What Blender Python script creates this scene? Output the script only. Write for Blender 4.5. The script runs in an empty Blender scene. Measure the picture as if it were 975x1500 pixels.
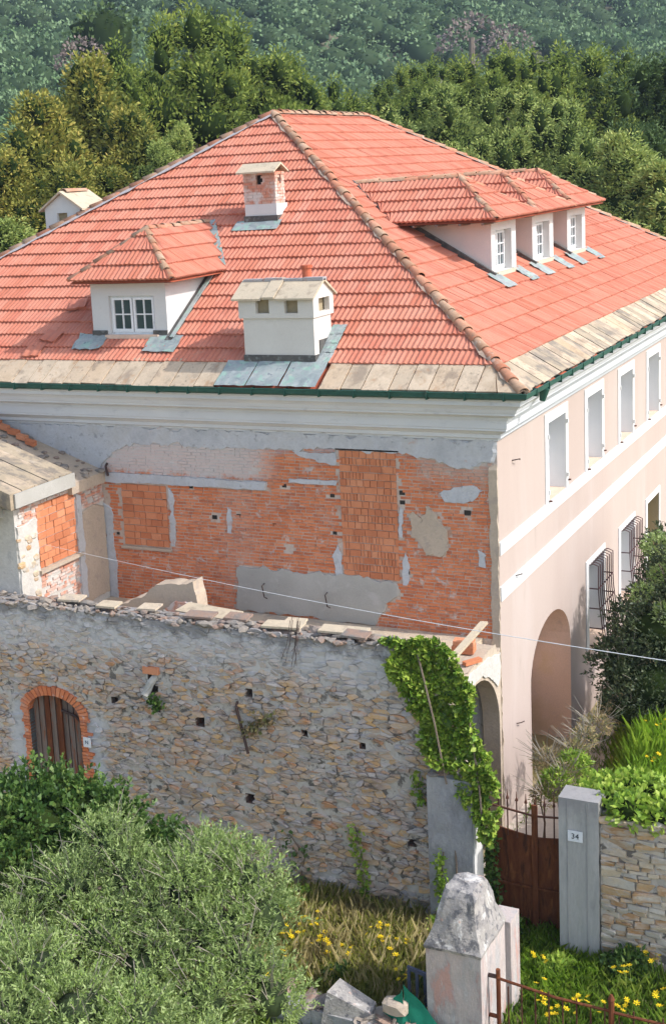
import bpy, math, random
import numpy as np
from mathutils import Vector, Matrix, noise as mnoise
sc = bpy.context.scene
C = sc.collection
rnd = random.Random(7)
rg = np.random.default_rng(11)
# ------------------------------------------------------------ camera
CAM = Vector((8.1204, -25.2385, 12.7235))
Rm = ((0.87308986, 0.04159513, -0.48578179), (0.48380932, -0.19725034, 0.85265517), (-0.06035432, -0.97947034, -0.19234138))
cd = bpy.data.cameras.new('camera'); cam = bpy.data.objects.new('camera', cd); C.objects.link(cam)
m = Matrix([[Rm[i][0], -Rm[i][1], -Rm[i][2], CAM[i]] for i in range(3)] + [[0, 0, 0, 1]])
cam.matrix_world = m
cd.sensor_fit = 'VERTICAL'; cd.sensor_height = 36; cd.sensor_width = 24; cd.lens = 2010.82 / 1500 * 36
cd.shift_x = (487.5 - 314.03) / 1500; cd.shift_y = -(750 - 660.18) / 1500
cd.clip_end = 6000; cd.clip_start = .5
sc.camera = cam
FW = Vector((Rm[0][2], Rm[1][2], 0)).normalized()
# ------------------------------------------------------------ light
SUNV = Vector((1.64, .16, 1.50)).normalized()
w = bpy.data.worlds.new('World'); sc.world = w; w.use_nodes = True
nt = w.node_tree; bg = nt.nodes['Background']; sky = nt.nodes.new('ShaderNodeTexSky'); sky.sky_type = 'NISHITA'
sky.sun_disc = False; sky.sun_elevation = math.asin(SUNV.z); sky.sun_rotation = math.atan2(SUNV.x, SUNV.y)
sky.air_density = 1.0; sky.dust_density = 2.0
hsv = nt.nodes.new('ShaderNodeHueSaturation'); hsv.inputs['Saturation'].default_value = .78; nt.links.new(sky.outputs[0], hsv.inputs['Color']); nt.links.new(hsv.outputs[0], bg.inputs[0]); bg.inputs[1].default_value = .15
sl = bpy.data.lights.new('sun', 'SUN'); sl.energy = 2.0; sl.angle = math.radians(.6); sl.color = (1, .965, .925)
so = bpy.data.objects.new('sun', sl); C.objects.link(so); so.rotation_euler = SUNV.to_track_quat('Z', 'Y').to_euler(); so.location = (30, 10, 40)
vs = sc.view_settings; vs.view_transform = 'Standard'; vs.look = 'None'; vs.exposure = 1.04; vs.gamma = 1
# ------------------------------------------------------------ node materials
def L(nt, a, b): nt.links.new(a, b)
def node(nt, t, **k):
    n = nt.nodes.new(t)
    for a, b in k.items(): setattr(n, a, b)
    return n
def math_(nt, op, a, b=None, clamp=False):
    n = node(nt, 'ShaderNodeMath', operation=op, use_clamp=clamp)
    for i, v in enumerate((a, b)):
        if v is None: continue
        if isinstance(v, (int, float)): n.inputs[i].default_value = v
        else: L(nt, v, n.inputs[i])
    return n.outputs[0]
def mixc(nt, f, a, b, mode='MIX'):
    n = node(nt, 'ShaderNodeMix', data_type='RGBA', blend_type=mode)
    for s, v in ((n.inputs[0], f), (n.inputs[6], a), (n.inputs[7], b)):
        if isinstance(v, (int, float)): s.default_value = v
        elif isinstance(v, tuple): s.default_value = (*v, 1) if len(v) == 3 else v
        else: L(nt, v, s)
    return n.outputs[2]
def ramp(nt, f, stops, interp='LINEAR'):
    n = node(nt, 'ShaderNodeValToRGB'); cr = n.color_ramp; cr.interpolation = interp
    while len(cr.elements) < len(stops): cr.elements.new(.5)
    for e, (p, c) in zip(cr.elements, stops): e.position = p; e.color = (*c, 1)
    L(nt, f, n.inputs[0]); return n.outputs[0]
def nz(nt, vec, scale, detail=4, rough=.6, dist=0):
    n = node(nt, 'ShaderNodeTexNoise'); n.inputs['Scale'].default_value = scale; n.inputs['Detail'].default_value = detail
    n.inputs['Roughness'].default_value = rough; n.inputs['Distortion'].default_value = dist
    L(nt, vec, n.inputs['Vector']); return n.outputs['Fac']
def sstep(nt, f, lo, hi):
    n = node(nt, 'ShaderNodeMapRange'); n.interpolation_type = 'SMOOTHSTEP'
    n.inputs[1].default_value = lo; n.inputs[2].default_value = hi; L(nt, f, n.inputs[0]); return n.outputs[0]
def even(*cols):
    return [(i / max(1, len(cols) - 1), c) for i, c in enumerate(cols)]
MATS = {}
def mk(name, stops, ns=3.0, na=.35, rough=.9, bump=.25, bs=30, stains=(), attr=None, trans=0, stretch=None, spec=.3, metal=0, isl=1.0, fine=.25, masks=()):
    """stops: colour ramp picked per piece (random) ; ns/na: noise scale / amount ; stains: (colour, scale, lo, hi, strength)
       masks: (axis, lo, hi, colour, strength, wobble) paint or wash bounded in world space"""
    mt = bpy.data.materials.new(name); mt.use_nodes = True; nt = mt.node_tree; MATS[name] = mt
    bs_ = nt.nodes['Principled BSDF']; out = nt.nodes['Material Output']
    geo = node(nt, 'ShaderNodeNewGeometry'); pos = geo.outputs['Position']
    if stretch:
        mp = node(nt, 'ShaderNodeMapping'); mp.inputs['Scale'].default_value = stretch; L(nt, pos, mp.inputs[0]); vec = mp.outputs[0]
    else: vec = pos
    oi = node(nt, 'ShaderNodeObjectInfo')
    if attr:
        at = node(nt, 'ShaderNodeAttribute', attribute_name=attr); r = at.outputs['Fac']
        r = math_(nt, 'ADD', r, math_(nt, 'MULTIPLY', math_(nt, 'SUBTRACT', geo.outputs['Random Per Island'], .5), .3))
    else:
        r = math_(nt, 'FRACT', math_(nt, 'ADD', math_(nt, 'MULTIPLY', geo.outputs['Random Per Island'], isl), oi.outputs['Random']))
    n1 = nz(nt, vec, ns, 5)
    f = math_(nt, 'ADD', math_(nt, 'MULTIPLY', r, 1 - na), math_(nt, 'MULTIPLY', sstep(nt, n1, .3, .7), na), True)
    col = ramp(nt, f, stops)
    n2 = nz(nt, vec, bs, 6, .7)
    v = math_(nt, 'ADD', math_(nt, 'MULTIPLY', n2, 2 * fine), 1 - fine)
    col = mixc(nt, 1.0, col, math_to_col(nt, v), 'MULTIPLY')
    for (c, s, lo, hi, k) in stains:
        mask = math_(nt, 'MULTIPLY', sstep(nt, nz(nt, vec, s, 7, .65, .3), lo, hi), k)
        col = mixc(nt, mask, col, c)
    if masks:
        sx = node(nt, 'ShaderNodeSeparateXYZ'); L(nt, pos, sx.inputs[0])
        for (terms, c, k, wob, wsc) in masks:
            mk_ = None
            wn = math_(nt, 'MULTIPLY', math_(nt, 'SUBTRACT', nz(nt, pos, wsc, 6, .7), .5), wob)
            for (ax, lo, hi) in terms:
                q = sstep(nt, math_(nt, 'ADD', sx.outputs['XYZ'.index(ax)], wn), lo, hi) if lo < hi else math_(nt, 'SUBTRACT', 1.0, sstep(nt, math_(nt, 'ADD', sx.outputs['XYZ'.index(ax)], wn), hi, lo))
                mk_ = q if mk_ is None else math_(nt, 'MULTIPLY', mk_, q)
            col = mixc(nt, math_(nt, 'MULTIPLY', mk_, k), col, c)
    L(nt, col, bs_.inputs['Base Color']); bs_.inputs['Roughness'].default_value = rough
    bs_.inputs['Specular IOR Level'].default_value = spec; bs_.inputs['Metallic'].default_value = metal
    if bump:
        b = node(nt, 'ShaderNodeBump'); b.inputs['Strength'].default_value = bump; b.inputs['Distance'].default_value = .03
        L(nt, n2, b.inputs['Height']); L(nt, b.outputs[0], bs_.inputs['Normal'])
    if trans:
        tr = node(nt, 'ShaderNodeBsdfTranslucent'); L(nt, col, tr.inputs[0]); mx = node(nt, 'ShaderNodeMixShader'); mx.inputs[0].default_value = trans
        L(nt, bs_.outputs[0], mx.inputs[1]); L(nt, tr.outputs[0], mx.inputs[2]); L(nt, mx.outputs[0], out.inputs[0])
    return mt
def math_to_col(nt, v):
    n = node(nt, 'ShaderNodeCombineColor')
    for i in range(3): L(nt, v, n.inputs[i])
    return n.outputs[0]
GREY = (.30, .31, .32)
mk('tile', even((0.428, 0.145, 0.090), (0.492, 0.183, 0.119), (0.535, 0.221, 0.152), (0.460, 0.157, 0.103), (0.556, 0.252, 0.183)), ns=.5, na=.35, bump=.15, bs=26, fine=.18,
   stains=[((.30, .10, .065), 1.1, .58, .74, .5), ((.50, .28, .20), 2.6, .60, .72, .5), ((.16, .11, .07), 4.2, .66, .74, .75), ((.42, .30, .08), 7, .72, .78, .6)], spec=.2)
mk('tile_red', even((.42, .10, .05), (.55, .15, .08)), ns=2, bump=.2)
mk('ridge', even((0.414, 0.146, 0.082), (0.347, 0.200, 0.126), (0.430, 0.293, 0.201), (0.497, 0.208, 0.126), (0.315, 0.169, 0.104)), ns=3, na=.2, bump=.3, bs=25, stains=[((.20, .16, .12), 6, .55, .7, .6), ((.50, .46, .40), 4, .58, .7, .6)])
mk('hip_tan', even((.36, .25, .18), (.42, .32, .25)), ns=3, bump=.5, stains=[((.22, .17, .13), 6, .5, .65, .6)])
mk('hip_mortar', even((0.336, 0.320, 0.336), (0.400, 0.384, 0.384)), ns=3, bump=.5, stains=[((.5, .25, .18), 5, .5, .65, .6)])
mk('slab', even((0.423, 0.313, 0.202), (0.515, 0.396, 0.276), (0.460, 0.368, 0.267), (0.552, 0.442, 0.322), (0.386, 0.294, 0.202)), ns=2, na=.3, rough=.9, bump=.35, bs=22, stretch=(1, .6, 1),
   stains=[((.22, .17, .13), 2.2, .50, .66, .65), ((.38, .22, .12), 4.0, .56, .68, .55), ((.11, .095, .08), 7, .58, .70, .75)])
mk('slab_grey', even((0.264, 0.211, 0.150), (0.387, 0.317, 0.229), (0.334, 0.273, 0.194), (0.458, 0.361, 0.264), (0.220, 0.185, 0.141)), ns=2, na=.3, bump=.4, bs=22,
   stains=[((.17, .15, .13), 3, .46, .62, .75), ((.50, .42, .34), 2.0, .58, .72, .6), ((.10, .09, .08), 8, .62, .74, .7)])
mk('lead', even((.22, .26, .27), (.30, .34, .34), (.38, .41, .40)), ns=3, na=.7, rough=.55, bump=.25, bs=14, metal=.15,
   stains=[((.30, .46, .38), 5, .50, .62, .8), ((.42, .42, .38), 6, .58, .68, .7), ((.10, .12, .16), 7, .58, .68, .7)])
mk('gutter', even((.018, .075, .055), (.03, .10, .075)), ns=3, na=.7, rough=.5, bump=.2, stains=[((.10, .13, .09), 6, .58, .68, .7), ((.01, .04, .03), 3, .52, .66, .8)])
mk('white', even((0.570, 0.570, 0.561), (0.644, 0.635, 0.616)), ns=.8, na=.8, bump=.12, bs=40, fine=.1, stains=[((.42, .43, .46), 1.6, .56, .76, .4), ((.40, .38, .34), 9, .66, .76, .5)])
mk('cornice', even((.56, .58, .61), (.63, .65, .67)), ns=.8, na=.8, bump=.12, bs=30, fine=.1, stretch=(1, 1, 3), stains=[((.38, .40, .44), 2.2, .56, .72, .5), ((.30, .29, .28), 7, .66, .76, .6)])
mk('pink', even((.43, .345, .305), (.475, .39, .35)), ns=.5, na=.8, bump=.08, bs=50, fine=.07, stretch=(1, 1, .22), stains=[((.50, .43, .40), .9, .50, .72, .55), ((.34, .29, .27), 5.5, .62, .76, .35), ((.36, .29, .25), 2.6, .58, .76, .45)],
   masks=[([('Z', 3.2, -.6)], (.50, .41, .38), .5, 2.2, .9), ([('Z', .5, -.5)], (.45, .37, .33), .6, 1.4, 1.5)])
mk('pink_in', even((0.704, 0.506, 0.396), (0.770, 0.572, 0.462)), ns=.6, na=.8, bump=.1, stains=[((.62, .44, .24), .8, .5, .64, .5), ((.45, .34, .28), 2.5, .6, .72, .4)])
mk('trim', even((.60, .60, .60), (.65, .65, .65)), ns=1, na=.8, bump=.05, fine=.04, stains=[((.62, .60, .58), 3.0, .62, .76, .35)])
mk('sill_peach', even((.66, .50, .40), (.60, .44, .33)), ns=3, na=.8, bump=.2)
mk('shutter', even((.62, .64, .67), (.68, .69, .71)), ns=1, na=.8, bump=.05, fine=.04)
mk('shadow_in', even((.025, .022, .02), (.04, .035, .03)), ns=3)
mk('ochre_in', even((.30, .24, .14), (.36, .30, .20)), ns=1)
mk('glass', even((.02, .045, .05), (.04, .07, .075)), ns=2, na=.9, rough=.08, bump=0, spec=.9, fine=.02)
mk('sash', even((.72, .74, .76), (.78, .79, .80)), ns=3, rough=.5, bump=.05, stains=[((.35, .37, .40), 9, .6, .7, .6)])
mk('dark_lead', even((.06, .06, .06), (.12, .11, .10)), ns=5, na=.8, rough=.6, stains=[((.22, .24, .23), 8, .55, .65, .6)])
mk('chim', even((0.581, 0.546, 0.499), (0.634, 0.607, 0.562)), ns=1.2, na=.8, bump=.12, fine=.08, stains=[((.50, .47, .42), 2.4, .55, .72, .5), ((.36, .33, .28), 8, .66, .76, .5)])
mk('cap', even((0.546, 0.449, 0.326), (0.475, 0.405, 0.299)), ns=2, na=.8, bump=.3, stains=[((.30, .24, .18), 5, .52, .66, .6)])
WASH = (.60, .58, .57)
bst = [((.60, .56, .52), 4.5, .57, .67, .7), ((.52, .51, .50), 2.1, .62, .69, .8), ((.46, .40, .36), 1.3, .57, .70, .5), ((.16, .07, .04), 3.0, .60, .72, .5)]
bmask = [([('Z', 6.95, 7.3)], (.40, .42, .46), .85, 1.0, 1.6), ([('Z', 6.34, 6.52), ('X', -4.6, -5.6)], WASH, .8, .9, 3.0), ([('X', -6.9, -7.9), ('Z', 5.6, 4.8)], (.56, .48, .44), .0, .5, 2),
         ([('X', -1.8, -1.2), ('Z', 6.5, 6.9)], (.46, .38, .34), .6, 1.2, 2.2), ([('X', -6.3, -6.1), ('X', -5.2, -5.6)], (.52, .44, .40), .15, 1.0, 2.4)]
mk('brick', even((0.480, 0.132, 0.055), (0.600, 0.189, 0.078), (0.660, 0.229, 0.101), (0.550, 0.158, 0.062), (0.680, 0.264, 0.133), (0.450, 0.141, 0.070), (0.660, 0.299, 0.172)), ns=1.2, na=.25, bump=.5, bs=34, stains=bst, masks=bmask)
mk('hollow', even((0.450, 0.153, 0.072), (0.540, 0.198, 0.095), (0.594, 0.234, 0.117), (0.630, 0.279, 0.153)), ns=2, na=.2, bump=.35, bs=40, stretch=(1, 1, 1), stains=[((.40, .14, .07), 3, .56, .7, .5), ((.66, .36, .24), 6, .62, .72, .5)])
mk('brick_pale', even((.50, .20, .13), (.60, .27, .18), (.56, .36, .28), (.62, .22, .12)), ns=2, bump=.5, stains=[((.64, .60, .56), 2.6, .44, .60, .9)])
mk('mortar', even((0.515, 0.419, 0.350), (0.589, 0.491, 0.420)), ns=2, na=.8, bump=.8, bs=18, stains=[((.42, .20, .12), 2.4, .5, .66, .7), ((.55, .54, .54), 4, .56, .68, .7)], masks=bmask[:2])
mk('render_grey', even((0.415, 0.427, 0.451), (0.512, 0.525, 0.549), (0.464, 0.464, 0.464)), ns=1.4, na=.8, bump=.7, bs=16, stains=[((.50, .26, .18), 2.6, .62, .70, .55), ((.50, .51, .54), 3.0, .5, .64, .7), ((.20, .20, .21), 6, .58, .70, .6)])
mk('concrete', even((.36, .35, .32), (.43, .42, .39)), ns=1.0, na=.9, bump=.3, bs=24, fine=.12, stains=[((.50, .49, .47), 1.8, .54, .68, .5), ((.26, .25, .23), 3, .58, .72, .5)])
mk('plaster_tan', even((.44, .36, .28), (.50, .41, .32)), ns=2, na=.8, bump=.5, bs=20, stains=[((.36, .30, .26), 5, .52, .66, .6)])
mk('plaster_white', even((0.492, 0.467, 0.426), (0.558, 0.541, 0.508)), ns=2, na=.8, bump=.6, bs=14, stains=[((.38, .37, .36), 3.0, .52, .66, .6), ((.52, .30, .22), 2.2, .62, .70, .6)])
st_cols = even((0.388, 0.360, 0.347), (0.496, 0.400, 0.318), (0.561, 0.400, 0.260), (0.388, 0.300, 0.251), (0.539, 0.480, 0.444), (0.625, 0.380, 0.174), (0.561, 0.440, 0.347), (0.410, 0.390, 0.404), (0.668, 0.420, 0.183), (0.453, 0.340, 0.270), (0.604, 0.490, 0.395), (0.539, 0.270, 0.125), (0.507, 0.430, 0.375), (0.604, 0.530, 0.482), (0.356, 0.300, 0.270))
wall_wash = [([('Z', 3.35, 4.25)], (.56, .55, .55), .8, 1.9, 1.6), ([('Z', 4.15, 4.5)], (.15, .14, .14), .65, 1.6, 3.0), ([('X', -9.5, -9.1), ('X', -8.7, -9.0), ('Z', 2.7, 2.3)], (.52, .53, .56), .75, .7, 2.0), ([('X', -7.5, -7.3), ('X', -6.8, -7.15), ('Z', 2.5, 2.1)], (.54, .55, .58), .75, .8, 2.0)]
mk('stone', st_cols, ns=2.5, na=.12, bump=.9, bs=16, stretch=(1, 1, 2.2), fine=.3, stains=[((.50, .47, .44), 4.4, .50, .62, .65), ((.10, .09, .08), 3.2, .55, .66, .8), ((.52, .29, .09), 2.4, .63, .71, .75), ((.60, .58, .55), 1.6, .58, .68, .6)], masks=wall_wash)
mk('stone_b', even((0.389, 0.328, 0.257), (0.540, 0.445, 0.314), (0.497, 0.466, 0.399), (0.432, 0.243, 0.105), (0.605, 0.561, 0.485), (0.518, 0.339, 0.171), (0.454, 0.423, 0.371), (0.562, 0.476, 0.361)), ns=3, na=.15, bump=.6, bs=18, stretch=(1, 1, 2.5), fine=.28, stains=[((.46, .45, .44), 5, .54, .64, .5), ((.14, .12, .10), 6, .60, .70, .6)])
mk('wall_mortar', even((0.483, 0.437, 0.378), (0.588, 0.541, 0.480)), ns=2.5, na=.8, bump=1.0, bs=14, fine=.35, stains=[((.54, .52, .50), 3, .5, .62, .6), ((.09, .08, .07), 5, .50, .60, .85)], masks=wall_wash)
mk('rubble_top', even((0.312, 0.257, 0.211), (0.359, 0.304, 0.250), (0.203, 0.187, 0.172), (0.328, 0.218, 0.164), (0.234, 0.211, 0.195)), ns=3, na=.3, bump=.8, bs=20, stains=[((.22, .20, .18), 5, .54, .66, .6)])
mk('terrace', even((.50, .41, .30), (.56, .47, .36)), ns=2, na=.8, bump=.7, bs=16, stains=[((.34, .30, .27), 3, .5, .62, .6)])
mk('pillar_grey', even((.24, .24, .25), (.32, .32, .33), (.38, .37, .36)), ns=1.5, na=.9, bump=.9, bs=20, fine=.3, stretch=(1, 1, .5), stains=[((.15, .15, .16), 2.4, .52, .68, .6), ((.46, .46, .45), 4, .58, .68, .5)])
mk('pillar_conc', even((.36, .36, .34), (.46, .45, .43)), ns=1.5, na=.9, bump=.4, bs=24, fine=.18, stretch=(1.6, 1.6, .35), stains=[((.24, .24, .24), 2.4, .54, .70, .6)], masks=[([('Z', 1.7, 2.3)], (.19, .18, .19), .6, .9, 2.0)])
mk('pillar_pink', even((.48, .43, .41), (.54, .46, .43), (.42, .41, .41)), ns=2, na=.9, bump=.8, bs=22, fine=.25, stretch=(1.4, 1.4, .5), stains=[((.30, .29, .31), 2.2, .50, .66, .75), ((.62, .34, .27), 2.2, .55, .66, .7), ((.62, .62, .60), 4, .58, .66, .6), ((.12, .11, .11), 9, .66, .74, .7)])
mk('cap_worn', even((0.266, 0.251, 0.244), (0.399, 0.372, 0.343)), ns=4, na=.9, bump=1, bs=18, fine=.35, stains=[((.58, .56, .53), 3, .56, .62, .85), ((.12, .12, .13), 5, .53, .61, .85), ((.58, .36, .28), 6, .62, .68, .7)])
mk('rust', even((.10, .028, .012), (.16, .05, .02), (.22, .075, .028)), ns=2, na=.9, rough=.8, bump=.3, metal=.1, stretch=(3, 3, .6), stains=[((.30, .11, .035), 2.4, .56, .68, .7), ((.035, .014, .01), 2, .50, .66, .85)])
mk('iron', even((.09, .035, .022), (.14, .06, .04)), ns=8, rough=.7, metal=.3)
mk('grille', even((.07, .035, .04), (.12, .06, .06)), ns=8, rough=.7, metal=.2)
mk('wood', even((0.130, 0.098, 0.078), (0.221, 0.169, 0.143), (0.169, 0.124, 0.104)), ns=3, na=.6, bump=.5, bs=20, stretch=(5, 5, .5), stains=[((.24, .065, .02), 2.6, .52, .62, .85)])
mk('rod', even((.05, .03, .03), (.09, .06, .05)), ns=8)
mk('cable', even((.66, .68, .70), (.72, .73, .74)), ns=3, rough=.5, bump=0)
mk('net', even((.01, .21, .13), (.02, .27, .17)), ns=6, na=.8, rough=.6, bump=.3, bs=60, trans=.3)
mk('pallet', even((.07, .08, .12), (.11, .12, .17)), ns=5, stretch=(1, 1, 4))
mk('plate', even((.70, .72, .74), (.72, .74, .76)), ns=2, rough=.4, bump=0)
mk('ink', even((.02, .025, .03), (.02, .025, .03)), ns=2, bump=0)
mk('ink_blue', even((.03, .07, .13), (.04, .08, .14)), ns=2, bump=0)
mk('soil', even((.30, .26, .12), (.38, .31, .17), (.20, .22, .07)), ns=.6, na=.9, bump=1, bs=8, fine=.3, stains=[((.28, .22, .13), .9, .52, .66, .7)])
mk('paving', even((.60, .52, .45), (.54, .46, .40)), ns=1, na=.9, bump=.4, bs=10, stains=[((.30, .28, .20), 2, .56, .68, .7)])
mk('hill_soil', even((.09, .10, .055), (.17, .15, .10)), ns=.05, na=.9, bump=0)
mk('bark', even((.16, .12, .09), (.24, .19, .15)), ns=4, bump=.8)
mk('twig', even((.28, .25, .20), (.36, .32, .27)), ns=4, bump=0)
mk('leaf_olive', even((0.088, 0.137, 0.038), (0.164, 0.235, 0.070), (0.251, 0.339, 0.108), (0.377, 0.457, 0.194), (0.226, 0.339, 0.065), (0.314, 0.392, 0.151)), ns=.9, na=.35, rough=.55, bump=0, trans=.25, fine=.05, spec=.4)
mk('leaf_olive_shade', even((.02, .034, .010), (.035, .055, .018)), ns=2, bump=0)  # dark copy of the olive leaf colour, painted as shade inside the crowns
mk('leaf_green', even((0.030, 0.073, 0.014), (0.058, 0.127, 0.024), (0.107, 0.185, 0.039), (0.194, 0.253, 0.058)), ns=1.2, na=.3, rough=.5, bump=0, trans=.25, fine=.05, spec=.4)
mk('leaf_ivy', even((.07, .16, .02), (.15, .28, .035), (.26, .39, .05), (.40, .49, .08), (.11, .21, .03)), ns=1.6, na=.35, rough=.45, bump=0, trans=.3, fine=.05, spec=.4)
mk('leaf_creeper', even((.13, .25, .03), (.25, .39, .05), (.38, .50, .08), (.50, .57, .13)), ns=1.6, na=.35, rough=.5, bump=0, trans=.3, fine=.05)
mk('leaf_dark', even((0.020, 0.037, 0.017), (0.037, 0.061, 0.024), (0.068, 0.093, 0.037), (0.136, 0.153, 0.068)), ns=1.0, na=.3, rough=.5, bump=0, trans=.15, fine=.05, spec=.4)
mk('leaf_dry', even((0.260, 0.195, 0.104), (0.390, 0.286, 0.156), (0.182, 0.208, 0.065), (0.468, 0.364, 0.234)), ns=1.5, na=.3, bump=0, trans=.2)
mk('pine_green', even((0.077, 0.120, 0.025), (0.155, 0.220, 0.037), (0.266, 0.330, 0.060), (0.445, 0.459, 0.095)), ns=.35, na=.35, rough=.7, bump=0, trans=.35, fine=.05)
mk('pine_brown', even((0.094, 0.127, 0.028), (0.205, 0.227, 0.041), (0.325, 0.308, 0.059), (0.479, 0.362, 0.086)), ns=.35, na=.4, rough=.7, bump=0, trans=.2, fine=.05)
mk('pine_pale', even((0.107, 0.160, 0.045), (0.214, 0.285, 0.071), (0.339, 0.411, 0.107), (0.499, 0.516, 0.160)), ns=.35, na=.35, rough=.7, bump=0, trans=.2, fine=.05)
mk('pine_dark', even((0.034, 0.065, 0.019), (0.057, 0.099, 0.027), (0.095, 0.152, 0.042), (0.152, 0.209, 0.057)), ns=.35, na=.35, rough=.7, bump=0, trans=.15, fine=.05)
mk('core_dark', even((.016, .028, .008), (.03, .046, .012)), ns=1, bump=0, spec=0)  # near-black green that paints the shade inside crowns
mk('hill_leaf', even((0.052, 0.111, 0.045), (0.092, 0.167, 0.055), (0.127, 0.209, 0.086), (0.172, 0.251, 0.121), (0.086, 0.153, 0.075), (0.196, 0.265, 0.090)), ns=.012, na=.4, rough=.8, bump=0, attr='tone', fine=.05)
mk('hill_core', even((.035, .06, .028), (.05, .075, .035)), ns=.05, na=.8, bump=0, spec=0)  # darker than the hill leaves, puts shade into the crown gaps
mk('hill_bare', even((.17, .13, .12), (.24, .19, .17)), ns=.3, na=.3, bump=0)
mk('grass', even((0.108, 0.216, 0.024), (0.180, 0.312, 0.036), (0.276, 0.396, 0.060), (0.408, 0.456, 0.108)), ns=.8, na=.4, rough=.6, bump=0, trans=.45, fine=.05)
mk('grass_bright', even((.17, .33, .025), (.25, .43, .035), (.36, .50, .06)), ns=.8, na=.4, rough=.6, bump=0, trans=.45, fine=.05)
mk('grass_mid', even((0.253, 0.322, 0.057), (0.391, 0.437, 0.092), (0.529, 0.529, 0.138), (0.184, 0.287, 0.034)), ns=.9, na=.4, rough=.7, bump=0, trans=.45, fine=.05)
mk('straw', even((0.500, 0.419, 0.175), (0.650, 0.567, 0.275), (0.775, 0.675, 0.375), (0.375, 0.405, 0.112)), ns=.9, na=.4, rough=.8, bump=0, trans=.45, fine=.05)
mk('flower', even((.72, .50, .01), (.80, .60, .02)), ns=2, bump=0, trans=.15)
# ------------------------------------------------------------ mesh helpers
class MB:
    def __init__(s): s.v = []; s.f = []
    def add(s, vs, fs):
        o = len(s.v); s.v += [tuple(p) for p in vs]; s.f += [tuple(i + o for i in f) for f in fs]; return s
    def box(s, x0, x1, y0, y1, z0, z1):
        return s.add([(x0, y0, z0), (x1, y0, z0), (x1, y1, z0), (x0, y1, z0), (x0, y0, z1), (x1, y0, z1), (x1, y1, z1), (x0, y1, z1)],
                     [(0, 3, 2, 1), (4, 5, 6, 7), (0, 1, 5, 4), (1, 2, 6, 5), (2, 3, 7, 6), (3, 0, 4, 7)])
    def obox(s, o, a, b, c):   # corner + three edge vectors
        o, a, b, c = map(Vector, (o, a, b, c))
        if a.cross(b).dot(c) < 0: a, b = b, a
        return s.add([o, o + a, o + a + b, o + b, o + c, o + a + c, o + a + b + c, o + b + c],
                     [(0, 3, 2, 1), (4, 5, 6, 7), (0, 1, 5, 4), (1, 2, 6, 5), (2, 3, 7, 6), (3, 0, 4, 7)])
    def prism(s, poly, d):     # 3-D polygon pushed along vector d
        d = Vector(d); n = len(poly); P = [Vector(p) for p in poly]
        return s.add(P + [p + d for p in P], [tuple(range(n)), tuple(range(2 * n - 1, n - 1, -1))] + [(i, i + n, (i + 1) % n + n, (i + 1) % n) for i in range(n)])
    def quad(s, *p): return s.add(p, [tuple(range(len(p)))])
    def tube(s, pts, r, k=6, r2=None):
        P = [Vector(p) for p in pts]; n = len(P); vs = []; fs = []
        for i, p in enumerate(P):
            t = (P[min(i + 1, n - 1)] - P[max(i - 1, 0)]).normalized(); u = t.cross(Vector((.13, .21, 1)) if abs(t.z) < .95 else Vector((1, .1, 0))).normalized(); v = t.cross(u)
            rr = r if r2 is None else r + (r2 - r) * i / max(1, n - 1)
            vs += [p + (u * math.cos(2 * math.pi * j / k) + v * math.sin(2 * math.pi * j / k)) * rr for j in range(k)]
        for i in range(n - 1):
            for j in range(k): fs.append((i * k + j, i * k + (j + 1) % k, (i + 1) * k + (j + 1) % k, (i + 1) * k + j))
        fs += [tuple(range(k))[::-1], tuple(range((n - 1) * k, n * k))]
        return s.add(vs, fs)
    def mesh(s, name, mat, smooth=False):
        me = bpy.data.meshes.new(name); me.from_pydata(s.v, [], s.f); me.materials.append(MATS[mat] if isinstance(mat, str) else mat)
        if smooth: me.polygons.foreach_set('use_smooth', [True] * len(me.polygons))
        me.update(); return me
def link(name, me, parent=None, local=False, label=None, kind=None):
    o = bpy.data.objects.new(name, me); C.objects.link(o)
    if parent:
        o.parent = parent
        if not local: o.matrix_parent_inverse = Matrix.Translation(-Vector(parent.location)) @ Matrix.Identity(4) if parent.parent is None else Matrix.Identity(4)
    if label: o['label'] = label
    if kind: o['kind'] = kind
    return o
def part(name, mb, mat, parent=None, smooth=False, **k): return link(name, mb.mesh(name, mat, smooth), parent, **k)
def thing(name, loc, label, cat, group=None):
    o = bpy.data.objects.new(name, None); C.objects.link(o); o.location = loc; o.empty_display_size = .3
    o['label'] = label; o['category'] = cat
    if group: o['group'] = group
    return o
def tag(o, label, cat, group=None):
    o['label'] = label; o['category'] = cat
    if group: o['group'] = group
    return o
def npmesh(name, V, F, mat, attr=None, smooth=False):   # V (n,3), F (m,k)
    me = bpy.data.meshes.new(name); V = np.asarray(V, np.float32); F = np.asarray(F, np.int32); m_, k = F.shape
    me.vertices.add(len(V)); me.vertices.foreach_set('co', V.ravel()); me.loops.add(m_ * k); me.loops.foreach_set('vertex_index', F.ravel())
    me.polygons.add(m_); me.polygons.foreach_set('loop_start', np.arange(0, m_ * k, k, dtype=np.int32))
    me.materials.append(MATS[mat]); me.update(calc_edges=True)
    if attr is not None:
        a = me.attributes.new('tone', 'FLOAT', 'POINT'); a.data.foreach_set('value', np.asarray(attr, np.float32))
    if smooth: me.polygons.foreach_set('use_smooth', [True] * m_)
    return me
def unit(a): return a / (np.linalg.norm(a, axis=-1, keepdims=True) + 1e-9)
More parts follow.
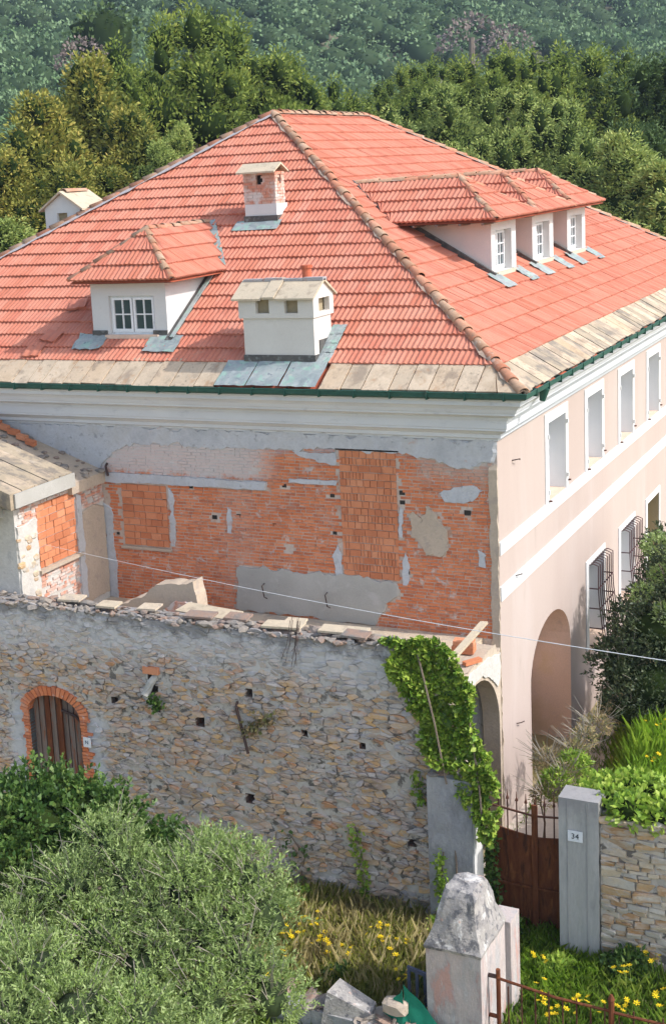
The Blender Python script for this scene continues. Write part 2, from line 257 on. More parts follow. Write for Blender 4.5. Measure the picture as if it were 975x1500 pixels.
def leafq(P, N, Ln, Wd, jit, rg=rg, up=0.0, bend=.0):
    """one rhombic leaf per point, growing along N (jittered)"""
    n = len(P); d = unit(N + jit * rg.normal(size=(n, 3)) + np.array([0, 0, up])); s = unit(np.cross(d, rg.normal(size=(n, 3))))
    l = (Ln * rg.uniform(.65, 1.3, (n, 1))); w_ = (Wd * rg.uniform(.7, 1.3, (n, 1)))
    mid = P + d * l * .45; nn = np.cross(d, s)
    V = np.stack([P, mid + s * w_ / 2, P + d * l + nn * l * bend, mid - s * w_ / 2], 1).reshape(-1, 3)
    return V, np.arange(4 * n).reshape(-1, 4)
def merge(lst):
    Vs = []; Fs = []; o = 0
    for V, F in lst: Vs.append(V); Fs.append(F + o); o += len(V)
    return np.concatenate(Vs), np.concatenate(Fs)
def ico(sub=1):
    import bmesh
    bm = bmesh.new(); bmesh.ops.create_icosphere(bm, subdivisions=sub, radius=1)
    V = np.array([v.co[:] for v in bm.verts]); F = np.array([[v.index for v in f.verts] for f in bm.faces]); bm.free(); return V, F
ICO1 = ico(1); ICO2 = ico(2)
def sphere_pts(n, rg=rg):
    return unit(rg.normal(size=(n, 3)))
def np_noise(x, y, s=1.0, seed=0): return mnoise.noise(Vector((x * s + seed * 7.3, y * s - seed * 3.1, seed * 1.7)))
def fbm(x, y, s, seed=0): return np_noise(x, y, s, seed) + .5 * np_noise(x, y, 2.1 * s, seed + 3) + .25 * np_noise(x, y, 4.3 * s, seed + 5)
G = -.7
# ------------------------------------------------------------ terrain
def hill_z(x, y):
    d = (Vector((x, y, 0)) - Vector((CAM.x, CAM.y, 0))).dot(FW)
    lat = (Vector((x, y, 0)) - Vector((CAM.x, CAM.y, 0))).dot(Vector((FW.y, -FW.x, 0)))
    if d < 48: return 0.0
    z = .07 * (d - 48) if d < 110 else 4.34 + .14 * (d - 110) if d < 200 else 16.94 + .27 * (min(d, 620) - 200)
    k = min(1, (d - 48) / 150)
    return z + k * (9 * fbm(x, y, .006, 1) + 4 * fbm(x, y, .02, 2) + .03 * lat * (1 if lat < 0 else .4) * -1)
def ground_z(x, y):
    return G + .05 * fbm(x, y, .35, 4) + hill_z(x, y)
def grid(xs, ys, zf):
    V = [(x, y, zf(x, y)) for y in ys for x in xs]; n = len(xs)
    F = [(j * n + i, j * n + i + 1, (j + 1) * n + i + 1, (j + 1) * n + i) for j in range(len(ys) - 1) for i in range(n - 1)]
    return V, F
def axis(lo, hi, near, far, c):
    a = [c]; st = near
    while a[-1] < hi: a.append(a[-1] + st); st = min(far, st * 1.12)
    b = [c]; st = near
    while b[-1] > lo: b.append(b[-1] - st); st = min(far, st * 1.12)
    return sorted(set(b[1:] + a))
V, F = grid(axis(-1400, 900, .6, 30, 0), axis(-120, 1300, .6, 30, -3), ground_z)
b = MB(); b.add(V, F); o = part('ground', b, 'soil', smooth=True, kind='structure')
me = o.data; me.materials.append(MATS['hill_soil'])
me.polygons.foreach_set('material_index', [1 if p.center.y > 32 or p.center.x < -30 else 0 for p in me.polygons])
# raised garden behind the right-hand wall, falling away to the path
def gard_x(y): return 2.55 - (y + 3.6) * .19
def gard_z(x, y):
    top = 1.72 - max(0, y + 3.6) * .13
    top = max(top, .45)
    t = min(1, max(0, (x - gard_x(y) + .1) / .9)); t = t * t * (3 - 2 * t)
    return G - .06 + (top - G) * t + .06 * fbm(x, y, .9, 8) * t
V, F = grid([.3 + .25 * i for i in range(20)] + [6, 8, 12, 20, 34], [-3.62 + .3 * i for i in range(60)] + [16, 19, 24, 32], gard_z)
part('garden_ground', MB().add(V, F), 'soil', smooth=True, kind='structure')
b = MB(); V, F = grid([-.0 + .2 * i for i in range(12)], [-3.2 + .3 * i for i in range(34)], lambda x, y: G + .075 + .012 * fbm(x, y, 1.5, 9)); b.add(V, F)
part('courtyard_path', b, 'paving', kind='structure')
# ------------------------------------------------------------ the house
Z0, SL = 8.54, .61
house = thing('house', (-8.85, 12, G), 'large pale pink villa with red tiled hipped roof, dormers and a stripped brick end wall', 'house')
CX0, CY1 = -18.45, 24.9
def roofz_front(y): return Z0 + SL * (y + .75)
def roofz_right(x): return Z0 + SL * (.75 - x)
AP = 14.396
# walls -- right facade grid with openings
def wall_grid(b, u0, u1, z0, z1, ops, P):
    us = sorted({u0, u1, *[o[0] for o in ops], *[o[1] for o in ops]}); zs = sorted({z0, z1, *[o[2] for o in ops], *[o[3] for o in ops]})
    for i in range(len(us) - 1):
        for j in range(len(zs) - 1):
            uc = (us[i] + us[i + 1]) / 2; zc = (zs[j] + zs[j + 1]) / 2
            if any(o[0] < uc < o[1] and o[2] < zc < o[3] for o in ops): continue
            b.quad(P(us[i], zs[j]), P(us[i + 1], zs[j]), P(us[i + 1], zs[j + 1]), P(us[i], zs[j + 1]))
WY = [4.17 + 3.34 * k for k in range(6)]
ops = [(1.97, 5.17, -2, 2.95)]
for y in WY: ops.append((y - .66, y + .72, 5.47, 7.19))
LW = [(6.83, 8.36, .98, 3.06), (10.17, 11.73, .98, 3.06), (13.42, 15.0, .1, 3.06), (16.8, 18.3, .98, 3.06)]
for a in LW: ops.append(a)
b = MB(); wall_grid(b, 0, 24.2, -2, 8.0, ops, lambda u, z: (0, u, z))
ac, ahw, asp, arise = 3.57, 1.60, 1.75, 1.15
arc = [(ac + ahw * math.cos(t), asp + arise * math.sin(t)) for t in [math.pi * i / 20 for i in range(21)]]
for i in range(20):
    (ya, za), (yb, zb) = arc[i], arc[i + 1]; b.quad((0, yb, zb), (0, ya, za), (0, ya, 2.95), (0, yb, 2.95))
wall_right = part('wall_right', b, 'pink', house)
b = MB(); D = .95
prof = [(5.17, -2)] + arc + [(1.97, -2)]
for (ya, za), (yb, zb) in zip(prof, prof[1:]): b.quad((0, ya, za), (0, yb, zb), (-D, yb, zb), (-D, ya, za))
b.quad((-D, 1.97, -2), (-D, 5.17, -2), (-D, 5.17, 2.95), (-D, 1.97, 2.95))
part('arch_recess', b, 'pink_in', house, smooth=False)
def reveal(b, a, d):
    y0, y1, z0, z1 = a
    b.quad((0, y0, z0), (-d, y0, z0), (-d, y0, z1), (0, y0, z1)); b.quad((0, y1, z0), (0, y1, z1), (-d, y1, z1), (-d, y1, z0))
    b.quad((0, y0, z1), (-d, y0, z1), (-d, y1, z1), (0, y1, z1))
for i, y in enumerate(WY):
    a = (y - .66, y + .72, 5.47, 7.19); b = MB(); reveal(b, a, .6); wr = part('window_reveal', b, 'shutter', house)
    fr = MB(); fr.box(.0, .022, a[0] - .26, a[0], 5.452, 7.41).box(.0, .022, a[1], a[1] + .21, 5.452, 7.41).box(.0, .0215, a[0], a[1], a[3], 7.41)
    part('window_surround', fr, 'trim', wr)
    part('window_sill', MB().box(-.6, -.002, a[0] + .002, a[1] - .002, 5.40, 5.475), 'sill_peach', wr)
    sh = MB().box(-.64, -.60, a[0], a[1], 5.47, 7.19); part('shutter', sh, 'shutter', wr)
    hg = MB()
    for z in (5.72, 6.95): hg.box(.0, .07, a[1] + .01, a[1] + .07, z, z + .09); hg.box(.0, .05, a[0] - .07, a[0] - .03, z - .1, z)
    part('shutter_hinge', hg, 'trim', wr, kind='stuff')
    hk = MB(); hk.box(.02, .09, a[0] - .05, a[0] + .0, 5.46, 5.49); hk.box(.02, .08, a[1] + .15, a[1] + .2, 5.6, 5.63); pass
    part('shutter_hook', hk, 'iron', wr, kind='stuff')
for i, a in enumerate(LW):
    b = MB(); reveal(b, a, .55); wr = part('window_reveal', b, 'ochre_in' if i == 2 else 'shutter', house)
    fr = MB(); fr.box(.0, .022, a[0] - .24, a[0], a[2], a[3] + .17).box(.0, .022, a[1], a[1] + .13, a[2], a[3] + .17).box(.0, .0215, a[0], a[1], a[3], a[3] + .17)
    part('window_surround', fr, 'trim', wr)
    part('window_sill', MB().box(-.55, .04, a[0], a[1], a[2] - .1, a[2]), 'sill_peach', wr)
    part('shutter', MB().box(-.6, -.55, a[0], a[1], a[2], a[3]), 'ochre_in' if i == 2 else 'shutter', wr)
    if i != 2:
        gr = thing_part = bpy.data.objects.new('window_grille', None)
        gm = MB(); ys = [a[0] + .03 + k * (a[1] - a[0] - .06) / 8 for k in range(9)]
        def bulge(z): t = (a[3] - z) / (a[3] - a[2]); return .24 + .22 * max(0, t - .35) * (1 if t < .85 else 1 - (t - .85) * 2)
        for zz in (a[3] - .55, a[3] - 1.05, a[3] - 1.55, a[2] + .08):
            x = bulge(zz); gm.tube([(0, ys[0], zz), (x, ys[0], zz), (x, ys[-1], zz), (0, ys[-1], zz)], .016, 5)
        g = part('window_grille', gm, 'grille', house)
        for yy in ys:
            bm_ = MB(); zs = [a[3] + .02 - k * (a[3] - a[2]) / 7 for k in range(8)]
            bm_.tube([(.0, yy, a[3] + .02), (.12, yy, a[3] + .07)] + [(bulge(z), yy, z) for z in zs], .014, 5); part('bar', bm_, 'grille', g)
for (z0, z1) in ((5.19, 5.45), (4.25, 4.54)): part('string_course', MB().box(0, .03, 0.004, 24.2, z0, z1), 'trim', house)
for (y, z) in ((1.03, 6.91), (1.03, 4.52), (1.0, 1.35)):
    part('wall_hook', MB().tube([(0, y - .1, z), (.1, y - .06, z + .02), (.12, y + .05, z + .01), (.1, y + .1, z - .02)], .012, 5), 'rod', house)
# other walls
b = MB(); b.quad((-17.7, .0, -2), (0, .0, -2), (0, .0, 8), (-17.7, .0, 8)); wall_front = part('wall_front', b, 'mortar', house)
b = MB(); b.quad((-17.7, 24.2, -2), (-17.7, 0, -2), (-17.7, 0, 8), (-17.7, 24.2, 8)); b.quad((0, 24.2, -2), (-17.7, 24.2, -2), (-17.7, 24.2, 8), (0, 24.2, 8)); part('wall_rear', b, 'pink', house)
# cornice swept round the four sides (mitred)
prf = [(.70, 8.46), (.70, 8.39), (.67, 8.36), (.67, 8.29), (.63, 8.26), (.58, 8.20), (.55, 8.13), (.52, 8.12), (.52, 8.08), (.44, 8.03), (.34, 8.01), (.34, 7.96), (.30, 7.95), (.29, 7.78), (.27, 7.77), (.27, 7.73), (.20, 7.70), (.13, 7.64), (.11, 7.63), (.11, 7.56), (.03, 7.53), (.03, 7.49), (0, 7.49)]
def ring(o, z): return [(o, -o, z), (o, 24.2 + o, z), (-17.7 - o, 24.2 + o, z), (-17.7 - o, -o, z)]
b = MB()
for (o1, z1), (o2, z2) in zip(prf, prf[1:]):
    A, B = ring(o1, z1), ring(o2, z2)
    for i in range(4): j = (i + 1) % 4; b.quad(B[i], B[j], A[j], A[i])
part('cornice', b, 'cornice', house)
# green gutter
b = MB(); gp = [(.70, 8.545), (.705, 8.47), (.74, 8.43), (.80, 8.425), (.845, 8.46), (.85, 8.535), (.862, 8.55), (.85, 8.56), (.838, 8.545), (.83, 8.49), (.80, 8.455), (.73, 8.46)]
for (o1, z1), (o2, z2) in zip(gp, gp[1:]):
    A, B = ring(o1, z1), ring(o2, z2)
    for i in range(4): j = (i + 1) % 4; b.quad(A[i], A[j], B[j], B[i])
gut = part('gutter', b, 'gutter', house)
b = MB()
for k in range(24):
    x = .4 - k * .75; b.box(x, x + .03, -.866, -.70, 8.41, 8.565)
for k in range(28):
    y = -.2 + k * .85; b.box(.70, .866, y, y + .03, 8.41, 8.565)
part('gutter_bracket', b, 'gutter', gut, kind='stuff')
b = MB(); b.tube([(.79, .55, 8.44), (.77, .55, 8.33), (.74, .55, 8.2)], .10, 10, .055); part('gutter_outlet', b, 'gutter', gut)
# roof planes
b = MB()
FLc, FRc, BRc, BLc = (CX0, -.75, Z0), (.75, -.75, Z0), (.75, CY1, Z0), (CX0, CY1, Z0)
R1, R2 = (-8.85, 8.85, AP), (-8.85, 15.3, AP)
dn = Vector((0, 0, -.05))
for q in ((FLc, FRc, R1), (FRc, BRc, R2, R1), (BRc, BLc, R2), (BLc, FLc, R1, R2)): b.add([Vector(p) + dn for p in q], [tuple(range(len(q)))])
b.quad((CX0, -.75, Z0 - .06), (CX0, CY1, Z0 - .06), (.75, CY1, Z0 - .06), (.75, -.75, Z0 - .06))
roof = part('roof', b, 'tile_red', house)
TW, TP = .235, .468
def tile_profile(k=10):
    us = [i / k for i in range(k + 1)]
    return [(u * TW, .012 + .013 * math.cos(2 * math.pi * (2 * u - .18))) for u in us]
TPROF = tile_profile()
def tile_verts():
    """tile in local (u, v, n); v runs upslope from the drip edge"""
    vs = []
    for (u, h) in TPROF: vs += [(u - TW / 2, 0, h + .004), (u - TW / 2, 0, h + .052), (u - TW / 2, TP + .02, h + .006)]
    n = len(TPROF); fs = []
    for i in range(n - 1):
        a = 3 * i; fs.append((a + 1, a + 4, a + 5, a + 2)); fs.append((a, a + 3, a + 4, a + 1))
    fs.append((0, 1, 2)); fs.append((3 * n - 3, 3 * n - 1, 3 * n - 2))
    return vs, fs
TV, TF = tile_verts()
tile_me = MB().add(TV, TF).mesh('roof_tile', 'tile')
half_me = None
def frame(e, up_h, slope):
    """e: unit vector along the eave; up_h: horizontal unit vector pointing upslope"""
    U = Vector(e); Vv = (Vector(up_h) + Vector((0, 0, slope))).normalized(); N = U.cross(Vv)
    if N.z < 0: N = -N
    return U, Vv, N
tiles_all = []   # (matrix cols, clamps, face id)
def lay(O, e, up_h, slope, ulo, uhi, v0, v1, holes=(), store=None, jit=1.0, seed=0):
    U, Vv, N = frame(e, up_h, slope); O = Vector(O); r = random.Random(seed); row = 0; v = v0
    while v < v1 - .05:
        off = (row % 2) * TW * .5 * 0 + .03 * r.uniform(-1, 1); lo, hi = ulo(v + TP / 2), uhi(v + TP / 2)
        i0 = math.floor((lo - off) / TW) - 1; i1 = math.ceil((hi - off) / TW) + 1
        for i in range(i0, i1 + 1):
            uc = off + (i + .5) * TW
            if uc + TW / 2 < min(lo, ulo(v)) or uc - TW / 2 > max(hi, uhi(v)): continue
            if any(a < uc < b_ and c < v + TP / 2 < d for a, b_, c, d in holes): continue
            clamp = uc - TW / 2 < max(ulo(v), ulo(v + TP)) or uc + TW / 2 > min(uhi(v), uhi(v + TP)) or v + TP > v1
            store.append((O, U, Vv, N, uc, v + r.uniform(-.006, .006), clamp, ulo, uhi, v1, r.uniform(-.006, .006) * jit, r.uniform(-.012, .012) * jit))
        v += TP; row += 1
def bake(lst, b):
    for (O, U, Vv, N, uc, v, clamp, ulo, uhi, v1, dh, rot) in lst:
        vs = []
        for (u, vv, h) in TV:
            uu = uc + u - rot * vv; w_ = v + vv + rot * u
            if clamp: w_ = min(w_, v1); uu = max(ulo(w_), min(uhi(w_), uu))
            vs.append(O + U * uu + Vv * w_ + N * (h + dh))
        b.add(vs, TF)
K = math.sqrt(1 + SL * SL)
TS = .66 * K       # the tiles start above the strip of slabs at the eaves
front, right, left, back = [], [], [], []
SIDE = 9.6
def lin(a, k): return lambda v: a + k * v
fs_ = 1 / K
# holes under dormers and chimneys (u along +x measured from x = -8.85 for the front face)
lay((-8.85, -.75, Z0), (1, 0, 0), (0, 1, 0), SL, lambda v: -SIDE + v * fs_, lambda v: SIDE - v * fs_, TS, 9.6 * K,
    [(-.62, 1.16, 1.75, 3.1), (3.6, 5.1, .5, 1.6), (1.45, 2.1, 6.1, 6.55)], front, seed=1)
lay((.75, 0, Z0), (0, 1, 0), (-1, 0, 0), SL, lambda v: -.75 + v * fs_, lambda v: CY1 - v * fs_, TS, 9.6 * K,
    [(5.95, 7.65, 3.3, 4.6), (9.3, 10.95, 3.3, 4.6), (12.6, 14.3, 3.3, 4.6)], right, seed=2)
lay((CX0, 0, Z0), (0, 1, 0), (1, 0, 0), SL, lambda v: -.75 + v * fs_, lambda v: CY1 - v * fs_, TS - TP, 9.6 * K, [], left, seed=3)
lay((0, CY1, Z0), (1, 0, 0), (0, -1, 0), SL, lambda v: CX0 + v * fs_, lambda v: .75 - v * fs_, TS - TP, 9.6 * K, [], back, seed=4)
def tpos(t): return t[0] + t[1] * t[4] + t[2] * t[5]
sing = sorted([t for t in front + right if not t[6]], key=lambda t: (tpos(t) - CAM).length)
def inview(p):
    q = cam.matrix_world.inverted() @ p; x = q.x / -q.z * 2010.8 + 314; y = -q.y / -q.z * 2010.8 + 660
    return -5 < x < 980 and -5 < y < 1505
sing = [t for t in sing if inview(tpos(t))][:300]; ids = set(map(id, sing))
for t in sing:
    O, U, Vv, N = t[:4]; ca = t[11]; o = link('roof_tile', tile_me, roof)
    U2 = (U + Vv * ca).normalized(); V2 = N.cross(U2)
    P = O + U * t[4] + Vv * t[5] + N * t[10]
    o.matrix_world = Matrix.Identity(4)
    o.matrix_basis = Matrix([[U2[i], V2[i], N[i], P[i]] for i in range(3)] + [[0, 0, 0, 1]])
b = MB(); bake([t for t in front + right + left + back if id(t) not in ids], b)
part('roof_tile_field', b, 'tile', roof, kind='stuff')
# loose and slipped tiles
for (x, y, dz, rz) in ((-10.55, 1.45, .07, .3), (-10.9, -.06, .06, .1), (-10.75, .42, .06, -.2)):
    o = link('slipped_tile', tile_me, roof); U, Vv, N = frame((1, 0, 0), (0, 1, 0), SL)
    o.matrix_basis = Matrix([[U[i], Vv[i], N[i], (x, y, roofz_front(y) + dz)[i]] for i in range(3)] + [[0, 0, 0, 1]]) @ Matrix.Rotation(rz, 4, 'Z') @ Matrix.Rotation(.06, 4, 'X') @ Matrix.Diagonal((1.9, .8, 1, 1))
# eave slabs
def slabs(start, e, uph, length, wd, mat, seed, mitre0=0, mitre1=0, skip=()):
    U, Vv, N = frame(e, uph, SL * .97); r = random.Random(seed); u = 0; st = Vector(start)
    while u < length - .02:
        w_ = min(r.uniform(.78, 1.25) * wd, length - u)
        if length - u - w_ < .15: w_ = length - u
        g = .012; h = r.uniform(.0, .022); vt = TS + .10; a = r.uniform(-.02, .02); lo_ = r.uniform(-.05, .01)
        def mu(uu, vv): return min(max(uu, mitre0 * vv * fs_), length - mitre1 * vv * fs_)
        c = [(u + g, lo_), (u + w_ - g, lo_ + a), (u + w_ - g, vt), (u + g, vt)]
        P = [st + U * mu(x, y) + Vv * y + N * h for x, y in c]
        if not any(s0 < u + w_ / 2 < s1 for s0, s1 in skip):
            part('eave_slab', MB().prism(P, N * .035), mat if isinstance(mat, str) else r.choice(mat), roof)
        u += w_
slabs((CX0, -.75, Z0), (1, 0, 0), (0, 1, 0), 19.2, .46, 'slab', 5, 1, 1, [(12.8, 15.0)])
slabs((.75, -.75, Z0), (0, 1, 0), (-1, 0, 0), 25.65, .40, ['slab_grey', 'slab_grey', 'slab'], 6, 1, 1)
# barrel tiles on hips and ridges
def barrel(r0=.125, r1=.10, ln=.47, k=8):
    b = MB(); n = k + 1
    for (rr, y, t) in ((r0, 0, 0), (r1, ln, 0), (r0 - .018, 0, 0), (r1 - .018, ln, 0)):
        b.v += [(rr * math.cos(math.pi * i / k), y, rr * math.sin(math.pi * i / k) * .9 - .02) for i in range(n)]
    for i in range(k):
        b.f.append((i, i + 1, n + i + 1, n + i)); b.f.append((2 * n + i, i, i + 1, 2 * n + i + 1)[::-1])
    return b
bar_me = barrel().mesh('ridge_tile', 'ridge', True); sbar_me = barrel(.095, .08, .40).mesh('ridge_tile_small', 'ridge', True)
def ridge(p0, p1, parent, me=bar_me, step=.40, seed=0, lift=.05, mort='hip_mortar', mw=.16):
    p0, p1 = Vector(p0), Vector(p1); d = p1 - p0; n = max(1, round(d.length / step)); t = d.normalized(); s = t.cross(Vector((0, 0, 1))).normalized(); nn = s.cross(t); r = random.Random(seed)
    for i in range(n):
        q = p0 + d * (i / n) + nn * (lift + r.uniform(-.012, .012)) + s * r.uniform(-.015, .015); yaw = r.uniform(-.05, .05); pitch = .05 + r.uniform(-.02, .03)
        o = link('ridge_tile', me, parent)
        o.matrix_basis = Matrix([[s[j], t[j], nn[j], q[j]] for j in range(3)] + [[0, 0, 0, 1]]) @ Matrix.Rotation(yaw, 4, 'Z') @ Matrix.Rotation(-pitch, 4, 'X') @ Matrix.Diagonal((r.uniform(.92, 1.1), r.uniform(.98, 1.08), r.uniform(.9, 1.12), 1))
    if mort:
        b = MB(); m_ = max(4, int(d.length / .3))
        for k in (-1, 1):
            vs = []
            for i in range(m_ + 1):
                c = p0 + d * i / m_; w_ = mw * (1 + .35 * r.uniform(-1, 1)); vs += [c + nn * (lift + .025), c + s * k * w_ + nn * (lift - .012 - .12 * w_)]
            b.add(vs, [((2 * i, 2 * i + 1, 2 * i + 3, 2 * i + 2) if k < 0 else (2 * i, 2 * i + 2, 2 * i + 3, 2 * i + 1)) for i in range(m_)])
        part('ridge_mortar', b, mort, parent)
ridge(FRc, R1, roof, seed=1, mort='hip_tan', mw=.13); ridge(FLc, R1, roof, seed=2, mw=.24); ridge(R1, R2, roof, seed=3, mort='hip_tan'); ridge(BRc, R2, roof, seed=4); ridge(BLc, R2, roof, seed=5)
# ------------------------------------------------------------ dormers
def dormer(P, hw, zt, ze, he, zA, fw, fe, fa, op, depth, cols, rows, sashes, mat_tile_seed, flip):
    """P(f, l, z): f outward, l sideways"""
    fr = .75 - (zA - Z0) / SL; fs = .75 - (ze - Z0) / SL; fb = .75 - (zt - Z0) / SL; zb = Z0 + (.75 - fw) * SL
    b = MB(); l0, l1, oz0, oz1 = op
    Q = lambda *a: b.quad(*([P(*p) for p in a][::-1] if flip else [P(*p) for p in a]))
    us = [-hw, l0, l1, hw]; zs = [zb - .1, oz0, oz1, zt]
    for i in range(3):
        for j in range(3):
            if i == 1 and j == 1: continue
            Q((fw, us[i], zs[j]), (fw, us[i + 1], zs[j]), (fw, us[i + 1], zs[j + 1]), (fw, us[i], zs[j + 1]))
    for s in (-1, 1): Q((fw, s * hw, zb - .1), (fw, s * hw, zt), (fb - .1, s * hw, zt + .05), (fb - .1, s * hw, zt - .1))
    d = fw - depth
    for p in (((fw, l0, oz0), (d, l0, oz0), (d, l0, oz1), (fw, l0, oz1)), ((fw, l1, oz0), (fw, l1, oz1), (d, l1, oz1), (d, l1, oz0)),
              ((fw, l0, oz1), (d, l0, oz1), (d, l1, oz1), (fw, l1, oz1)), ((fw, l0, oz0), (fw, l1, oz0), (d, l1, oz0), (d, l0, oz0))): Q(*p)
    dm = part('dormer', b, 'white', house)
    def pb(name, f0, f1, a0, a1, z0, z1, mat, parent=dm):
        q0, q1 = P(f0, a0, z0), P(f1, a1, z1); m_ = MB().box(min(q0[0], q1[0]), max(q0[0], q1[0]), min(q0[1], q1[1]), max(q0[1], q1[1]), z0, z1)
        return m_
    # window: frame, sashes, glass panes
    n = len(sashes); wfr = MB(); t = .045
    def addbox(mb, f0, f1, a0, a1, z0, z1):
        q0, q1 = P(f0, a0, z0), P(f1, a1, z1); mb.box(min(q0[0], q1[0]), max(q0[0], q1[0]), min(q0[1], q1[1]), max(q0[1], q1[1]), z0, z1)
    addbox(wfr, d, d + .05, l0, l0 + t, oz0, oz1); addbox(wfr, d, d + .05, l1 - t, l1, oz0, oz1); addbox(wfr, d, d + .049, l0 + t, l1 - t, oz1 - t, oz1); addbox(wfr, d, d + .049, l0 + t, l1 - t, oz0, oz0 + t)
    for (a0, a1) in sashes:
        addbox(wfr, d + .01, d + .075, a0, a0 + .05, oz0 + t, oz1 - t); addbox(wfr, d + .01, d + .075, a1 - .05, a1, oz0 + t, oz1 - t)
        addbox(wfr, d + .01, d + .074, a0 + .05, a1 - .05, oz0 + t, oz0 + t + .07); addbox(wfr, d + .01, d + .074, a0 + .05, a1 - .05, oz1 - t - .05, oz1 - t)
        for k in range(1, cols): c = a0 + .05 + (a1 - a0 - .1) * k / cols; addbox(wfr, d + .012, d + .06, c - .014, c + .014, oz0 + t + .07, oz1 - t - .05)
        for k in range(1, rows): c = oz0 + t + .07 + (oz1 - oz0 - 2 * t - .12) * k / rows; addbox(wfr, d + .013, d + .058, a0 + .05, a1 - .05, c - .014, c + .014)
        for i in range(cols):
            for k in range(rows):
                g = MB(); w0 = a0 + .05; dw = (a1 - a0 - .1) / cols; z0_ = oz0 + t + .07; dz = (oz1 - oz0 - 2 * t - .12) / rows
                addbox(g, d + .02, d + .028, w0 + i * dw, w0 + (i + 1) * dw, z0_ + k * dz, z0_ + (k + 1) * dz); part('pane', g, 'glass', dm)
    part('window_frame', wfr, 'sash', dm)
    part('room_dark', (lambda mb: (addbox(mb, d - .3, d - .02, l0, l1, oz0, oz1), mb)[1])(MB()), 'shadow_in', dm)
    sm = MB(); addbox(sm, fw - .02, fw + .09, l0 - .1, l1 + .1, oz0 - .09, oz0 - .005); part('window_sill', sm, 'sill_peach', dm)
    # roof deck with thickness, tiles, ridge
    A, Rr_ = P(fa, 0, zA), P(fr, 0, zA); E = [P(fe, -he, ze), P(fe, he, ze)]; Bk = [P(fs, -he, ze), P(fs, he, ze)]; dz = Vector((0, 0, -.05)); b = MB()
    for poly in ([E[0], E[1], A], [E[0], A, Rr_, Bk[0]], [E[1], Bk[1], Rr_, A]): b.add([Vector(p) + dz for p in poly], [tuple(range(len(poly)))])
    b.add([Vector(p) + dz * 1.2 for p in (E[0], E[1], Bk[1], Bk[0])], [(0, 1, 2, 3)])
    part('dormer_deck', b, 'tile_red', dm)
    o_ = Vector(P(1, 0, 0)) - Vector(P(0, 0, 0)); sd = Vector(P(0, 1, 0)) - Vector(P(0, 0, 0)); lst = []
    rs = (zA - ze) / (fe - fa); kf = math.sqrt(1 + rs * rs)
    lay(P(fe + .04, 0, ze), sd, -o_, rs, lambda v: -he + v / kf * he / (fe - fa) - .0, lambda v: he - v / kf * he / (fe - fa), 0, (fe - fa) * kf, [], lst, seed=mat_tile_seed)
    ss = (zA - ze) / he; ks = math.sqrt(1 + ss * ss)
    for s in (-1, 1):
        O = Vector(P(0, s * (he + .03), ze)); lo = lambda v: fs - v / ks * (fs - fr) / he; hi = lambda v: fe - v / ks * (fe - fa) / he
        lay(O, o_, -sd * s, ss, lo, hi, 0, he * ks, [], lst, seed=mat_tile_seed + 1 + s)
    b = MB(); bake(lst, b); part('dormer_tile_field', b, 'tile', dm, kind='stuff')
    ridge(E[0], A, dm, sbar_me, .36, mat_tile_seed, .03, 'hip_tan', .08); ridge(E[1], A, dm, sbar_me, .36, mat_tile_seed + 4, .03, 'hip_tan', .08); ridge(A, Rr_, dm, sbar_me, .36, mat_tile_seed + 7, .03, 'hip_tan', .08)
    return dm, zb, fb, fs, fr, addbox, A, Rr_, E, Bk
PF = lambda f, l, z: (-8.6 + l, -f, z)
dm, zb, fb, fs, fr, ab, A, Rr_, E, Bk = dormer(PF, .985, 10.66, 10.69, 1.34, 11.75, -.64, -.34, -1.62, (-.52, .67, 9.47, 10.33), .13, 2, 2, [(-.475, .06), (.09, .625)], 20, False)
def strip_on_roof(pts, wd, th, mat, parent, name, isfront=True, lift=.05):
    """flat flashing strip following points on the roof plane"""
    N = Vector((0, -SL, 1)).normalized() if isfront else Vector((SL, 0, 1)).normalized(); b = MB()
    for p, q in zip(pts, pts[1:]):
        p, q = Vector(p), Vector(q); t = (q - p).normalized(); s = t.cross(N); b.prism([p + s * wd + N * lift, p - s * wd + N * lift, q - s * wd + N * lift, q + s * wd + N * lift], N * th)
    return part(name, b, mat, parent)
rp = lambda x, y: (x, y, roofz_front(y))
rr = lambda x, y: (x, y, roofz_right(x))
strip_on_roof([rp(-7.52, .5), rp(-7.52, 2.78)], .09, .05, 'dark_lead', dm, 'side_flashing', True, .03)
strip_on_roof([rp(-7.44, .55), rp(-7.44, 2.80)], .05, .02, 'lead', dm, 'side_flashing', True, .1)
strip_on_roof([rp(-7.28, 2.72), rp(-8.5, 4.5)], .10, .03, 'lead', dm, 'valley_flashing', True, .03)
def plate_front(x0, x1, y0, y1, name, par, mat='lead', lift=.09, isfront=True, wave=.0, seed=0):
    r = random.Random(seed); n = 6; b = MB(); vs = []
    for i in range(n + 1):
        for j in range(5):
            x = x0 + (x1 - x0) * i / n; y = y0 + (y1 - y0) * j / 4; z = (roofz_front(y) if isfront else roofz_right(x)) + lift + wave * r.uniform(-1, 1); vs.append((x + wave * r.uniform(-1, 1), y + wave * r.uniform(-1, 1), z))
    fs__ = [(i * 5 + j, (i + 1) * 5 + j, (i + 1) * 5 + j + 1, i * 5 + j + 1) for i in range(n) for j in range(4)]
    b.add(vs, fs__); return part(name, b, mat, par, smooth=False)
plate_front(-9.95, -9.15, .18, .66, 'apron_flashing', dm, wave=.025, seed=1); plate_front(-8.02, -7.2, .12, .62, 'apron_flashing', dm, wave=.012, seed=2)
for x0, x1 in ((-9.6, -9.2), (-7.98, -7.62)): part('corner_flashing', MB().box(x0, x1, .61, .66, 9.30, 9.56), 'dark_lead', dm)
